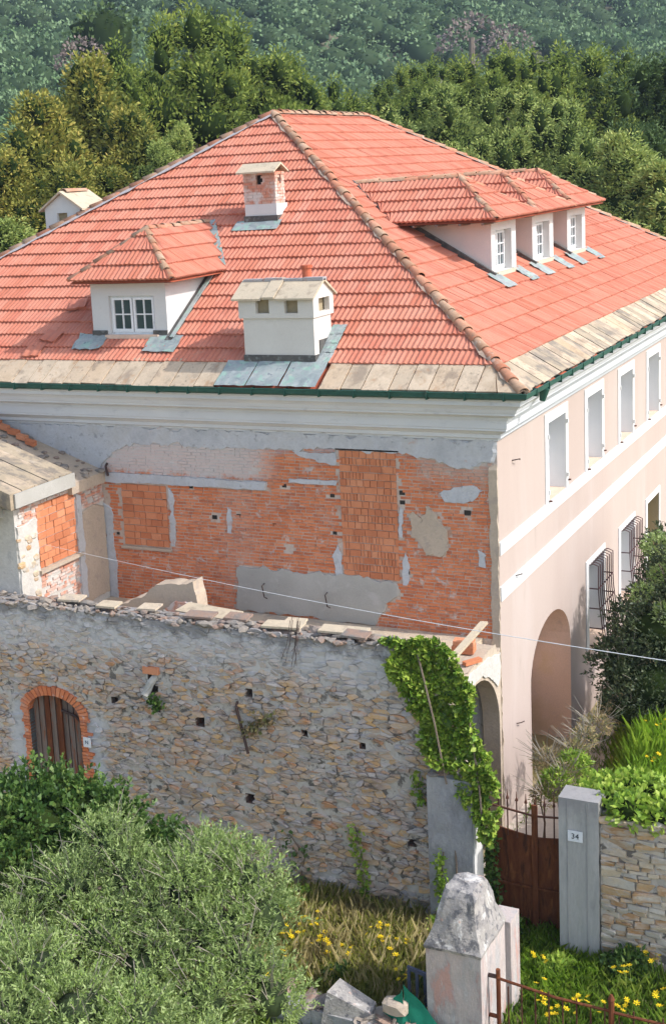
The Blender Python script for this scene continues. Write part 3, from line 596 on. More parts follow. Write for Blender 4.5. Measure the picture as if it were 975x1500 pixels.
# right-hand dormers
for k in range(3):
    yc = 6.79 + 3.31 * k; PR = lambda f, l, z, yc=yc: (f, yc + l, z)
    dm, zb, fb, fs, fr, ab, A, Rr_, E, Bk = dormer(PR, .955, 11.42, 11.49, 1.645, 12.46, -1.91, -1.56, -2.97, (-.64, .60, 10.24, 11.2), .24, 2, 3, [(-.60, -.02), (0.0, .56)], 40 + 10 * k, False)
    strip_on_roof([rr(-1.85, yc - 1.0), rr(-3.9, yc - 1.0)], .05, .11, 'dark_lead', dm, 'side_flashing', False, .02)
    strip_on_roof([rr(-4.0, yc - 1.64), rr(-5.7, yc)], .06, .03, 'dark_lead', dm, 'valley_flashing', False, .03)
    plate_front(-1.92, -1.4, yc - 1.33, yc - .62, 'apron_flashing', dm, lift=.09, isfront=False, wave=.012, seed=k)
    plate_front(-1.92, -1.4, yc + .62, yc + 1.22, 'apron_flashing', dm, lift=.09, isfront=False, wave=.012, seed=k + 5)
    b = MB()
    for j in range(5): b.box(fs - .0 + j * .55 - .02, fs + j * .55 + .04, yc - 1.66, yc - .96, 11.38, 11.43)
    part('rafter_end', b, 'wood', dm, kind='stuff')
# ------------------------------------------------------------ chimneys
def brick_box(x0, x1, y0, y1, z0, z1, parent, mat, name='brick', ch=.075, bl=.24, seed=0, skip=None):
    r = random.Random(seed); b = MB(); z = z0; row = 0
    while z < z1 - .02:
        h = min(ch - .012, z1 - z)
        for (face, a0, a1) in (('f', x0, x1), ('r', y0, y1)):
            u = a0 - (row % 2) * bl / 2
            while u < a1:
                c0, c1 = max(u, a0), min(u + bl - .012, a1); q = r.uniform(.0, .012)
                if c1 - c0 > .03 and not (skip and skip(face, (c0 + c1) / 2, z + h / 2)):
                    if face == 'f': b.box(c0, c1, y0 - q, y0 + .05, z, z + h)
                    else: b.box(x1 - .05, x1 + q, c0, c1, z, z + h)
                u += bl
        z += ch; row += 1
    return part(name, b, mat, parent, kind='stuff')
def wall4(b, x0, x1, y0, y1, z0, z1, opsf=(), opsr=()):
    wall_grid(b, x0, x1, z0, z1, opsf, lambda u, z: (u, y0, z)); wall_grid(b, y0, y1, z0, z1, opsr, lambda u, z: (x1, u, z))
    b.quad((x0, y1, z0), (x0, y0, z0), (x0, y0, z1), (x0, y1, z1)); b.quad((x1, y1, z0), (x0, y1, z0), (x0, y1, z1), (x1, y1, z1))
    for (u0, u1, a, c) in opsf:
        d = .12; y = y0; b.quad((u0, y, a), (u0, y + d, a), (u0, y + d, c), (u0, y, c)).quad((u1, y, a), (u1, y, c), (u1, y + d, c), (u1, y + d, a)).quad((u0, y, a), (u1, y, a), (u1, y + d, a), (u0, y + d, a)).quad((u0, y, c), (u0, y + d, c), (u1, y + d, c), (u1, y, c))
    for (u0, u1, a, c) in opsr:
        d = .12; x = x1; b.quad((x, u0, a), (x, u0, c), (x - d, u0, c), (x - d, u0, a)).quad((x, u1, a), (x - d, u1, a), (x - d, u1, c), (x, u1, c)).quad((x, u0, a), (x - d, u0, a), (x - d, u1, a), (x, u1, a)).quad((x, u0, c), (x, u1, c), (x - d, u1, c), (x - d, u0, c))
# big rendered chimney
b = MB(); wall4(b, -5.31, -3.71, -.12, .72, 8.75, 9.92); big = part('chimney', b, 'chim', house)
b = MB(); wall4(b, -5.39, -3.68, -.16, .82, 9.90, 10.32, [(-4.99, -4.68, 10.0, 10.28), (-4.33, -4.03, 10.0, 10.28)], [(.10, .62, 9.99, 10.27)])
b.quad((-5.39, -.16, 9.90), (-5.39, .82, 9.90), (-3.68, .82, 9.90), (-3.68, -.16, 9.90))
for x, f in ((-3.68, 1), (-5.39, -1)): b.quad(*[(x, -.16, 10.32), (x, .82, 10.32), (x, .33, 10.62)][::f])
part('chimney_head', b, 'chim', big)
part('flue_dark', MB().box(-5.25, -3.83, -.02, .68, 9.95, 10.3), 'ochre_in', big)
for (x0, x1) in ((-5.50, -4.82), (-4.80, -4.52), (-4.50, -3.63)):
    hh = .03 if x0 == -4.80 else 0
    part('cap_slab', MB().prism([(x0, -.26, 10.27 + hh), (x0, -.26, 10.31 + hh), (x0, .33, 10.66 + hh), (x0, .33, 10.61 + hh)], (x1 - x0, 0, 0)), 'cap', big)
part('cap_slab', MB().prism([(-5.5, .92, 10.27), (-5.5, .92, 10.31), (-5.5, .33, 10.663), (-5.5, .33, 10.61)], (1.87, 0, 0)), 'cap', big)
for k in range(4): part('cap_ridge', MB().box(-5.45 + .46 * k, -5.01 + .46 * k, .25, .43, 10.62, 10.67 + .015 * (k % 2)), 'hip_mortar', big)
b = MB().tube([(-4.10, .50, 10.5), (-4.10, .50, 10.90)], .10, 12).tube([(-4.10, .50, 10.86), (-4.10, .50, 10.92)], .125, 12); part('flue_pot', b, 'tile_red', big, smooth=False)
part('base_flashing', MB().box(-5.33, -3.69, -.145, .74, 8.7, 9.14).box(-3.72, -3.69, .1, .74, 9.1, 9.42), 'dark_lead', big)
plate_front(-5.72, -5.0, -.80, -.12, 'apron_flashing', big, lift=.095, wave=.008, seed=3); plate_front(-4.98, -4.25, -.80, -.12, 'apron_flashing', big, lift=.10, wave=.008, seed=4); plate_front(-4.23, -3.42, -.80, -.12, 'apron_flashing', big, lift=.095, wave=.008, seed=5)
for j in range(4): plate_front(-3.72, -3.40, -.12 + j * .24, .14 + j * .24, 'side_flashing', big, lift=.09 + .012 * j, wave=.006, seed=6 + j)
# small brick chimney
b = MB(); wall4(b, -7.49, -6.67, 4.38, 4.88, 11.3, 12.86, [(-7.17, -6.99, 12.58, 12.80)], [(4.55, 4.72, 12.58, 12.80)])
sm = part('chimney', b, 'brick_pale', house); part('flue_dark', MB().box(-7.4, -6.76, 4.48, 4.8, 12.4, 12.82), 'shadow_in', sm)
brick_box(-7.50, -6.66, 4.37, 4.88, 12.12, 12.85, sm, 'brick_pale', 'chimney_brick', seed=3, skip=lambda f, u, z: (f == 'f' and -7.2 < u < -6.95 and z > 12.55) or (f == 'r' and 4.53 < u < 4.75 and z > 12.55))
part('chimney_plinth', MB().box(-7.47, -6.63, 4.33, 4.92, 11.5, 12.12), 'white', sm)
part('base_flashing', MB().box(-7.50, -6.60, 4.30, 4.95, 11.45, 11.85), 'dark_lead', sm); plate_front(-7.7, -6.5, 4.02, 4.34, 'apron_flashing', sm, wave=.01, seed=9)
part('cap_slab', MB().prism([(-7.62, 4.22, 12.84), (-7.62, 4.22, 12.88), (-7.62, 4.62, 13.08), (-7.62, 4.62, 13.03)], (1.02, 0, 0)), 'cap', sm)
part('cap_slab', MB().prism([(-7.62, 5.02, 12.84), (-7.62, 5.02, 12.88), (-7.62, 4.62, 13.083), (-7.62, 4.62, 13.03)], (1.02, 0, 0)), 'cap', sm)
# gable-capped chimney on the far-left slope
b = MB(); X0, X1, Y0, Y1 = -13.83, -12.70, 5.0, 6.1
wall4(b, X0 + .07, X1 - .07, Y0 + .05, Y1, 10.5, 11.62); lc = part('chimney', b, 'chim', house)
b = MB(); wall4(b, X0, X1, Y0, Y1, 11.60, 12.27, [(-13.45, -13.12, 11.86, 12.14)], [])
b.quad((X0, Y0, 11.60), (X0, Y1, 11.60), (X1, Y1, 11.60), (X1, Y0, 11.60))
for y, f in ((Y0, 1), (Y1, -1)): b.quad(*[(X0, y, 12.27), (X1, y, 12.27), ((X0 + X1) / 2, y, 12.64)][::f])
part('chimney_head', b, 'white', lc); part('flue_dark', MB().box(X0 + .1, X1 - .1, Y0 + .1, Y1 - .1, 11.7, 12.2), 'ochre_in', lc)
xc = (X0 + X1) / 2
for s in (-1, 1): part('cap_slab', MB().prism([(xc + s * .70, Y0 - .1, 12.19), (xc + s * .70, Y0 - .1, 12.24), (xc, Y0 - .1, 12.71 + .002 * s), (xc, Y0 - .1, 12.65)], (0, Y1 - Y0 + .3, 0)), 'cap', lc)
o = link('cap_ridge', bar_me, lc); o.matrix_basis = Matrix.Translation((xc, Y0 + .1, 12.70)) @ Matrix.Diagonal((1, 2.2, .8, 1))
# ------------------------------------------------------------ stripped brick end wall
def inpoly(x, y, P):
    c = False; n = len(P); j = n - 1
    for i in range(n):
        if (P[i][1] > y) != (P[j][1] > y) and x < (P[j][0] - P[i][0]) * (y - P[i][1]) / (P[j][1] - P[i][1]) + P[i][0]: c = not c
        j = i
    return c
def rough_poly(P, amp, step, seed):
    out = []
    for i in range(len(P)):
        a, b_ = Vector(P[i]), Vector(P[(i + 1) % len(P)]); n = max(1, int((b_ - a).length / step * 1.8)); nn = Vector((-(b_ - a).y, (b_ - a).x)).normalized()
        for k in range(n):
            q = a + (b_ - a) * k / n; out.append(tuple(q + nn * amp * (fbm(q.x, q.y, 3.1, seed) + .45 * fbm(q.x, q.y, 13, seed))))
    return out
CONC = rough_poly([(-5.93, 3.5), (-5.87, 4.47), (-5.6, 4.52), (-2.15, 4.47), (-2.13, 4.2), (-2.45, 3.9), (-2.65, 3.48)], .09, .16, 1)
TAN = rough_poly([(-1.80, 5.95), (-1.55, 5.72), (-1.47, 6.12), (-1.25, 5.92), (-1.0, 5.42), (-1.02, 5.22), (-1.52, 5.05), (-1.62, 5.3), (-1.82, 5.42)], .10, .10, 2)
UPB = rough_poly([(-9.24, 7.12), (-6.5, 7.08), (-3.4, 7.17), (-2.05, 7.19), (-1.2, 7.05), (-.5, 6.88), (0, 7.1), (0, 7.49), (-9.24, 7.49)], .10, .14, 3)
UPL = rough_poly([(-12.6, 6.3), (-9.24, 6.45), (-8.9, 6.95), (-8.3, 7.12), (-8.3, 7.49), (-12.6, 7.49)], .12, .14, 4)
def patch(P, name, mat, parent, th, y=0.0, plane='y', inv=False):
    """irregular render patch standing proud of the wall, fanned from its middle so that it stays slightly domed"""
    cx = sum(p[0] for p in P) / len(P); cz = sum(p[1] for p in P) / len(P); b = MB(); n = len(P)
    def W(u, z, t): return (u, y - t, z) if plane == 'y' else (y + t, u, z)
    v = [W(u, z, 0) for u, z in P] + [W(cx + (u - cx) * .985, cz + (z - cz) * .975, th) for u, z in P]
    f = [(i, (i + 1) % n, n + (i + 1) % n, n + i) for i in range(n)] + [tuple(range(n, 2 * n))]
    if plane != 'y': f = [q[::-1] for q in f]
    b.add(v, f); return part(name, b, mat, parent)
patch(CONC, 'concrete_patch', 'concrete', wall_front, .045)
patch(TAN, 'plaster_patch', 'plaster_tan', wall_front, .04)
patch(UPB, 'upper_render', 'render_grey', wall_front, .035)
patch(UPL, 'upper_render', 'render_grey', wall_front, .04)
patch(rough_poly([(-9.24, 6.20), (-5.05, 6.23), (-5.0, 6.40), (-9.24, 6.42)], .03, .12, 6), 'cement_band', 'render_grey', wall_front, .06)
patch(rough_poly([(-4.5, 6.42), (-3.4, 6.42), (-3.38, 6.53), (-4.5, 6.52)], .02, .12, 6), 'cement_band', 'render_grey', wall_front, .05)
for P_ in ([(-3.50, 4.5), (-3.36, 4.5), (-3.35, 4.95), (-3.45, 5.15), (-3.55, 4.9)], [(-2.03, 4.4), (-1.90, 4.4), (-1.86, 4.8), (-1.95, 5.15), (-2.05, 4.9)], [(-.42, 4.95), (-.27, 4.92), (-.25, 5.2), (-.42, 5.28)],
           [(-2.07, 5.4), (-1.98, 5.4), (-1.96, 6.0), (-2.06, 6.05)], [(-7.50, 4.8), (-7.38, 4.8), (-7.36, 6.0), (-7.46, 6.15)], [(-1.1, 6.2), (-.5, 6.25), (-.3, 6.5), (-.7, 6.6), (-1.15, 6.4)], [(-4.2, 7.0), (-3.4, 6.85), (-3.4, 7.1), (-4.4, 7.12)],
           [(-9.24, 3.45), (-9.02, 3.45), (-9.0, 4.5), (-9.02, 5.6), (-9.24, 5.7)], [(-6.05, 5.2), (-5.93, 5.2), (-5.9, 5.75), (-6.02, 5.8)]):
    patch(rough_poly(P_, .05, .12, 9), 'mortar_smear', 'render_grey', wall_front, .03)
patch(rough_poly([(-.14, -.6), (.0, -.6), (.0, 7.0), (-.18, 7.0)], .03, .15, 12), 'corner_plaster', 'plaster_tan', wall_front, .036)
OPN = [(-8.78, -7.50, 4.72, 6.20), (-3.36, -2.06, 4.47, 7.18)]
HOLES = [(-.62, 6.02, .07), (-1.98, 6.35, .06), (-1.98, 6.15, .055), (-6.35, 5.55, .06), (-5.75, 5.62, .05), (-3.52, 6.2, .05), (-7.6, 5.85, .05), (-4.9, 5.48, .04), (-1.93, 4.68, .055), (-4.62, 6.35, .05), (-6.9, 6.2, .05), (-8.9, 5.0, .04), (-3.5, 5.4, .045)]
bricks = []
z = 3.46; row = 0; rb = random.Random(5)
while z < 7.3:
    ch = .0705; u = -9.23 + rb.uniform(0, .2)
    while u < -.12:
        wl = min(rb.choice((.235, .235, .235, .115)) + rb.uniform(-.012, .012), -.10 - u); c = u + wl / 2; zc = z + .03 + .010 * fbm(c, z, .8, 66)
        if wl < .04: break
        ok = not any(a - .02 < c < b_ + .02 and lo - .02 < zc < hi for a, b_, lo, hi in OPN) and not inpoly(c, zc, CONC) and not inpoly(c, zc, TAN) and not inpoly(c, zc, UPB) and not inpoly(c, zc, UPL)
        ok = ok and not (6.2 < zc < 6.42 and c < -5.05) and not any((c - hx) ** 2 + (zc - hz) ** 2 < hr * hr * 2 for hx, hz, hr in HOLES)
        if fbm(c, zc, 1.3, 30) > .72: ok = False
        if ok: bricks.append((c, zc, wl - .016, .053, rb.uniform(.002, .016) + (.012 if rb.random() < .1 else 0), rb.uniform(-.012, .012)))
        u += wl
    z += ch; row += 1
bricks.sort(key=lambda q: -q[0])
near = [q for q in bricks if q[2] > .15][:300]; ns_ = set(near)
unit_brick = MB().box(-.5, .5, -1, 0, -.5, .5).mesh('brick', 'brick')
for (c, zc, wl, h, d, t) in near:
    o = link('brick', unit_brick, wall_front); o.matrix_basis = Matrix.Translation((c, 0, zc)) @ Matrix.Rotation(t, 4, 'Y') @ Matrix.Diagonal((wl, d, h, 1))
b = MB()
for q in bricks:
    if q in ns_: continue
    c, zc, wl, h, d, t = q; k = t * wl / 2
    x0, x1, z0, z1 = c - wl / 2, c + wl / 2, zc - h / 2, zc + h / 2
    b.add([(x0, -d, z0 + k), (x1, -d, z0 - k), (x1, -d, z1 - k), (x0, -d, z1 + k), (x0, 0, z0 + k), (x1, 0, z0 - k), (x1, 0, z1 - k), (x0, 0, z1 + k)], [(0, 1, 2, 3), (1, 0, 4, 5), (3, 2, 6, 7), (0, 3, 7, 4), (2, 1, 5, 6)])
part('brickwork', b, 'brick', wall_front, kind='stuff')
b = MB()
for hx, hz, hr in HOLES: b.box(hx - hr, hx + hr, -.006, .0, hz - hr * .8, hz + hr * .7)
part('putlog_hole', b, 'shadow_in', wall_front, kind='stuff')  # flat dark plates on the brickwork paint the shade of small holes
# hollow-brick infills
def infill(x0, x1, z0, z1, rows, mode, P, parent, seed):
    r = random.Random(seed); hz = (z1 - z0) / rows
    for j in range(rows):
        u = x0; md = mode if mode != 'mix' else r.choice(('wide', 'thin', 'thin', 'half'))
        while u < x1 - .02:
            if mode == 'mix':
                wl = {'wide': .26, 'thin': .075, 'half': .15}[md if r.random() < .75 else r.choice(('wide', 'thin', 'half'))]
            else: wl = r.choice((.28, .30, .15))
            wl = min(wl, x1 - u)
            if x1 - u - wl < .05: wl = x1 - u
            g = .007; d = r.uniform(.012, .034); c = (u + g, u + wl - g, z0 + j * hz + g + r.uniform(0, .006), z0 + (j + 1) * hz - g)
            q = [P(c[0], c[2], d), P(c[1], c[2], d), P(c[1], c[3], d), P(c[0], c[3], d), P(c[0], c[2], -.03), P(c[1], c[2], -.03), P(c[1], c[3], -.03), P(c[0], c[3], -.03)]
            part('infill_brick', MB().add(q, [(0, 1, 2, 3), (1, 0, 4, 5), (3, 2, 6, 7), (0, 3, 7, 4), (2, 1, 5, 6)]), 'hollow', parent)
            u += wl
infill(-3.33, -2.09, 4.48, 7.17, 18, 'mix', lambda u, z, d: (u, -d, z), wall_front, 2)
infill(-8.72, -7.54, 4.76, 6.18, 9, 'block', lambda u, z, d: (u, -d, z), wall_front, 3)
part('stone_sill', MB().obox((-8.80, -.07, 4.68), (1.32, 0, 0), (0, .1, 0), (0, 0, .06)), 'plaster_tan', wall_front)
part('lintel', MB().box(-3.4, -2.02, -.035, -.0, 7.18, 7.21), 'rod', wall_front)
for (x, z) in ((-5.2, 3.98), (-3.72, 3.92)): part('wall_hook', MB().tube([(x, -.04, z + .18), (x, -.16, z + .16), (x + .02, -.12, z - .1), (x + .1, -.14, z - .12)], .013, 5), 'rod', wall_front)
part('wall_hook', MB().tube([(-9.05, -.02, 6.62), (-9.03, -.12, 6.58), (-8.98, -.12, 6.36)], .03, 5), 'rod', wall_front)
# ------------------------------------------------------------ old annex on the left
AX = -9.24
annex = thing('annex', (-11.3, -1.7, G), 'ruined low annex with bricked-up window and sloping concrete roof on the left', 'building')
b = MB(); b.box(-13.6, AX, -3.3, -.01, G - .5, 6.3); aw = part('wall', b, 'plaster_white', annex)
PX = lambda u, z, d: (AX + d, u, z)
infill(-2.56, -1.16, 4.84, 6.24, 9, 'block', PX, aw, 5)
patch(rough_poly([(-3.28, 3.6), (-2.62, 3.6), (-2.6, 6.0), (-3.28, 5.95)], .05, .15, 20), 'plaster_patch', 'plaster_white', aw, .05, AX, 'x')
patch(rough_poly([(-1.08, 3.6), (-.05, 3.6), (-.06, 5.65), (-.5, 5.8), (-1.08, 5.6)], .04, .13, 21), 'plaster_patch', 'plaster_tan', aw, .045, AX, 'x')
patch(rough_poly([(-1.16, 3.7), (-.92, 3.7), (-.95, 6.1), (-1.14, 6.2)], .06, .13, 22), 'mortar_smear', 'render_grey', aw, .06, AX, 'x')
part('stone_sill', MB().obox((AX, -2.66, 4.76), (.12, 0, 0), (0, 1.6, 0), (0, 0, .07)), 'plaster_tan', aw)
r = random.Random(9); b = MB(); z = 3.5
while z < 6.45:
    u = -3.25 + r.uniform(0, .2)
    while u < -.05:
        wl = .235 + r.uniform(-.02, .02); c = u + wl / 2
        zone = (-2.6 < c < -1.1 and z < 4.72) or (-1.12 < c and z > 5.75) or (c < -2.5 and z > 5.85) or (-2.6 < c < -1.1 and z > 6.24)
        if zone and r.random() < .8: b.box(AX, AX + r.uniform(.01, .035), u + .008, u + wl - .008, z, z + .056)
        u += wl
    z += .0705
part('brickwork', b, 'brick_pale', aw, kind='stuff')
b = MB()
for i in range(26):
    y = r.uniform(-3.25, -2.65); z = r.uniform(3.7, 5.7); V0, F0 = ICO1; s = r.uniform(.07, .15)
    b.add([(AX + .03 + v[0] * s * .5, y + v[1] * s, z + v[2] * s * .7) for v in V0], F0.tolist())
part('stone', b, 'stone_b', aw, kind='stuff')
# sloping concrete roof in long slabs
ys = [-3.62, -3.2, -2.75, -2.3, -1.85, -1.38]
for i in range(5):
    g = .012; z_ = 6.72 + .01 * (i % 2); k = .34
    part('roof_slab', MB().prism([(-9.05, ys[i] + g, z_), (-9.05, ys[i] + g, z_ - .34), (-13.6, ys[i] + g, z_ - .34 + 4.55 * k), (-13.6, ys[i] + g, z_ + 4.55 * k)], (0, ys[i + 1] - ys[i] - 2 * g, 0)), 'slab_grey', annex)
part('roof_fascia', MB().box(-9.04, -9.0, -3.5, -1.36, 6.40, 6.70), 'concrete', annex)
part('roof_rubble', MB().prism([(-9.1, -1.37, 6.45), (-13.6, -1.37, 8.0), (-13.6, -1.37, 6.2), (-9.1, -1.37, 6.2)], (0, 1.33, 0)), 'plaster_tan', annex)
r = random.Random(14); b = MB()
for i in range(70):
    x = r.uniform(-12.8, -9.1); y = r.uniform(-1.3, -.1); z = 6.45 + (-9.1 - x) * .344 + .02; s = r.uniform(.04, .12); V0, F0 = ICO1
    b.add([(x + v[0] * s * 1.3, y + v[1] * s, z + v[2] * s * .6) for v in V0], F0.tolist())
part('rubble', b, 'rubble_top', annex, kind='stuff')
for i in range(5): part('loose_brick', MB().obox((-10.9 - i * .28, -.55 + .05 * i, 7.1 + i * .1), (.24, .03 * (i % 3), -.06), (0, .13, .02), (0, 0, .1)), 'hollow', annex)
b = MB(); n = 10
for i in range(n):
    a, c = math.pi * i / n, math.pi * (i + 1) / n
    for (r0, r1) in ((.52, .52),):
        q = lambda t, x: (x, -3.75 - .0 + .5 * math.cos(t), 6.15 + .5 * math.sin(t)); b.quad(q(a, -9.35), q(c, -9.35), q(c, -11.5), q(a, -11.5))
b.add([(-9.5, -3.75 + .47 * math.cos(math.pi * i / n), 6.15 + .47 * math.sin(math.pi * i / n)) for i in range(n + 1)], [tuple(range(n + 1))])
part('vaulted_hood', b, 'concrete', annex)
# terrace floor and ruined stub wall between the house and the stone wall
terr = part('terrace', MB().box(-9.23, -.37, -3.3, -.012, 3.1, 3.47), 'terrace'); tag(terr, 'broken tan terrace floor between the brick end wall and the top of the rubble wall', 'terrace')
stub = thing('stub_wall', (-6.6, -2, 3.47), 'ruined slanting plastered stub of wall below the bricked-up window', 'wall')
SP = rough_poly([(-8.0, 3.47), (-7.5, 4.12), (-6.9, 4.40), (-6.75, 4.52), (-6.3, 4.66), (-5.68, 4.78), (-5.60, 4.2), (-5.35, 3.95), (-5.3, 3.47)], .06, .16, 40)
part('core', MB().prism([(x, -2.2, z) for x, z in SP], (0, .4, 0)), 'plaster_tan', stub)
patch(rough_poly([(-6.35, 3.6), (-5.72, 3.6), (-5.75, 4.35), (-6.2, 4.3), (-6.5, 4.05)], .08, .12, 41), 'plaster_patch', 'brick_pale', stub, .04, -2.2)
pl = part('fallen_slab', MB().obox((-5.55, -3.2, 4.45), (1.35, -.25, .02), (.1, .4, .06), (0, 0, .05)), 'cap'); tag(pl, 'pale slab of stone lying on top of the rubble wall beside the stub', 'slab')
# ------------------------------------------------------------ rubble stone masonry
def clip(P, nx, ny, d):
    out = []; n = len(P)
    for i in range(n):
        a, b_ = P[i], P[(i + 1) % n]; da = a[0] * nx + a[1] * ny - d; db = b_[0] * nx + b_[1] * ny - d
        if da <= 0: out.append(a)
        if da * db < 0: t = da / (da - db); out.append((a[0] + (b_[0] - a[0]) * t, a[1] + (b_[1] - a[1]) * t))
    return out
def rubble_cells(u0, u1, z0, z1, cw, chh, seed, jit=.42):
    r = random.Random(seed); A_ = cw / chh; nu = int((u1 - u0) / cw); nz_ = int((z1 - z0) / chh); pts = {}
    for j in range(-1, nz_ + 2):
        for i in range(-1, nu + 2):
            if r.random() < .20: continue
            k = 1 if r.random() < .72 else 2
            pts[(i, j)] = [(u0 + (i + .5 + .5 * (j % 2) + r.uniform(-jit, jit)) * cw, (z0 + (j + .5 + r.uniform(-jit, jit)) * chh) * A_)] + ([(u0 + (i + .5 + r.uniform(-.5, .5)) * cw, (z0 + (j + .5 + r.uniform(-.5, .5)) * chh) * A_)] if k == 2 else [])
    out = []
    for (i, j), pl_ in pts.items():
        for p in pl_:
            P = [(p[0] - cw * 1.6, p[1] - cw * 1.6), (p[0] + cw * 1.6, p[1] - cw * 1.6), (p[0] + cw * 1.6, p[1] + cw * 1.6), (p[0] - cw * 1.6, p[1] + cw * 1.6)]
            for dj in (-2, -1, 0, 1, 2):
                for di in (-2, -1, 0, 1, 2):
                    for q in pts.get((i + di, j + dj), ()):
                        if q is p: continue
                        nx, ny = q[0] - p[0], q[1] - p[1]; mx, my = (q[0] + p[0]) / 2, (q[1] + p[1]) / 2
                        P = clip(P, nx, ny, nx * mx + ny * my)
                        if len(P) < 3: break
            if len(P) >= 3: out.append([(a, c / A_) for a, c in P])
    return out
def stone_geo(P, W, proud, r, gap=.008):
    cx = sum(p[0] for p in P) / len(P); cz = sum(p[1] for p in P) / len(P); Q = []
    n0 = len(P)
    for i in range(n0):   # chamfer the sharp corners
        a, p, c = P[i - 1], P[i], P[(i + 1) % n0]
        if math.hypot(p[0] - a[0], p[1] - a[1]) < .03: continue
        for q, t in ((a, .13), (c, .13)): Q.append((p[0] + (q[0] - p[0]) * t, p[1] + (q[1] - p[1]) * t))
    if len(Q) < 3: Q = P
    rad = sum(math.hypot(p[0] - cx, p[1] - cz) for p in Q) / len(Q) + 1e-6; k = max(.5, 1 - gap / rad); n = len(Q)
    tx, tz = r.uniform(-.22, .22), r.uniform(-.3, .3)
    ring = lambda s, d, t=1: [W(cx + (p[0] - cx) * s, cz + (p[1] - cz) * s, d + t * ((p[0] - cx) * tx + (p[1] - cz) * tz)) for p in Q]
    v = ring(k, -.03, 0) + ring(k * .98, proud * .75) + ring(k * .88, proud) + [W(cx, cz, proud * 1.06)]
    f = []
    for s in (0, 1):
        for i in range(n): f.append((s * n + i, s * n + (i + 1) % n, (s + 1) * n + (i + 1) % n, (s + 1) * n + i))
    f += [(2 * n + i, 2 * n + (i + 1) % n, 3 * n) for i in range(n)]
    return v, f
def area(P): return abs(sum(P[i][0] * P[(i + 1) % len(P)][1] - P[(i + 1) % len(P)][0] * P[i][1] for i in range(len(P)))) / 2
YW = -3.9
wallt = thing('rubble_wall', (-5, YW, G), 'tall weathered rubble stone wall with an arched doorway, below the brick end wall', 'wall')
WOPS = [(-8.82, -7.52, G - .3, 2.62), (-5.84, -5.62, 2.98, 3.40), (-5.74, -5.6, 2.62, 2.78), (-6.74, -6.58, 2.66, 2.8), (-4.82, -4.62, 2.46, 2.66), (-3.68, -3.54, 3.22, 3.38), (-2.56, -2.44, 2.6, 2.72), (-1.41, -1.29, 2.53, 2.65), (-3.82, -3.62, 1.05, 1.25), (-.55, -.38, .8, .94)]
def wtop(x): return 4.62 + .05 * fbm(x, 0, 1.2, 50) if x < -.75 else (4.62 - (x + .75) * 1.0 + .07 * fbm(x, 0, 2.2, 50) if x < .05 else 3.8 - (x - .05) * 3.0)
b = MB(); xs = [-11.4, -9.6, -9.0, -8.82, -8.2, -7.52, -7, -6.5, -6, -5.5, -5, -4.5, -4, -3.5, -3, -2.5, -2, -1.5, -1.0, -.75, -.4, 0, .25, .5]
wall_grid(b, -11.4, -.75, G - .6, 4.5, [o for o in WOPS if o[1] < -.75], lambda u, z: (u, YW, z)); wall_grid(b, -.75, .02, G - .6, 3.6, [o for o in WOPS if o[0] > -.75], lambda u, z: (u, YW, z))
b.quad((-.75, YW, 3.6), (.02, YW, 3.6), (-.02, YW, 3.75), (-.75, YW, 4.5)); b.quad((.02, YW, G - .6), (.52, YW, G - .6), (.52, YW, 2.3), (.02, YW, 3.6))
b.quad((.52, YW, G - .6), (.52, YW + .55, G - .6), (.52, YW + .55, 2.3), (.52, YW, 2.3)); b.quad((.52, YW, 2.3), (.52, YW + .55, 2.3), (-.02, YW + .55, 3.75), (-.02, YW, 3.75)); b.quad((-.02, YW, 3.75), (-.02, YW + .55, 3.75), (-.75, YW + .55, 4.5), (-.75, YW, 4.5))
b.quad((-11.4, YW, 4.5), (-.75, YW, 4.5), (-.75, YW + .6, 4.5), (-11.4, YW + .6, 4.5)); b.quad((.52, YW + .6, G), (-11.4, YW + .6, G), (-11.4, YW + .6, 4.5), (-.75, YW + .6, 4.5), (.52, YW + .6, 2.3))
wcore = part('mortar_core', b, 'wall_mortar', wallt)
b = MB()
for a in WOPS[1:]:
    reveal_d = .35; y = YW; u0, u1, a0, c0 = a; d = .35
    b.quad((u0, y, a0), (u0, y + d, a0), (u0, y + d, c0), (u0, y, c0)).quad((u1, y, a0), (u1, y, c0), (u1, y + d, c0), (u1, y + d, a0)).quad((u0, y, a0), (u1, y, a0), (u1, y + d, a0), (u0, y + d, a0)).quad((u0, y, c0), (u0, y + d, c0), (u1, y + d, c0), (u1, y, c0)).quad((u0, y + d, a0), (u1, y + d, a0), (u1, y + d, c0), (u0, y + d, c0))
part('putlog_hole', b, 'wood', wcore, kind='stuff')
DC, DHW, DSP, DRI = -8.17, .65, 2.22, .42
def in_door(x, z, m_=0): return abs(x - DC) < DHW + m_ and (z < DSP or ((x - DC) / (DHW + m_)) ** 2 + ((z - DSP) / (DRI + m_)) ** 2 < 1)
cells = rubble_cells(-11.3, .55, G - .2, 4.62, .215, .088, 3, .5)
W_ = lambda u, z, d: (u, YW - d, z)
good = []
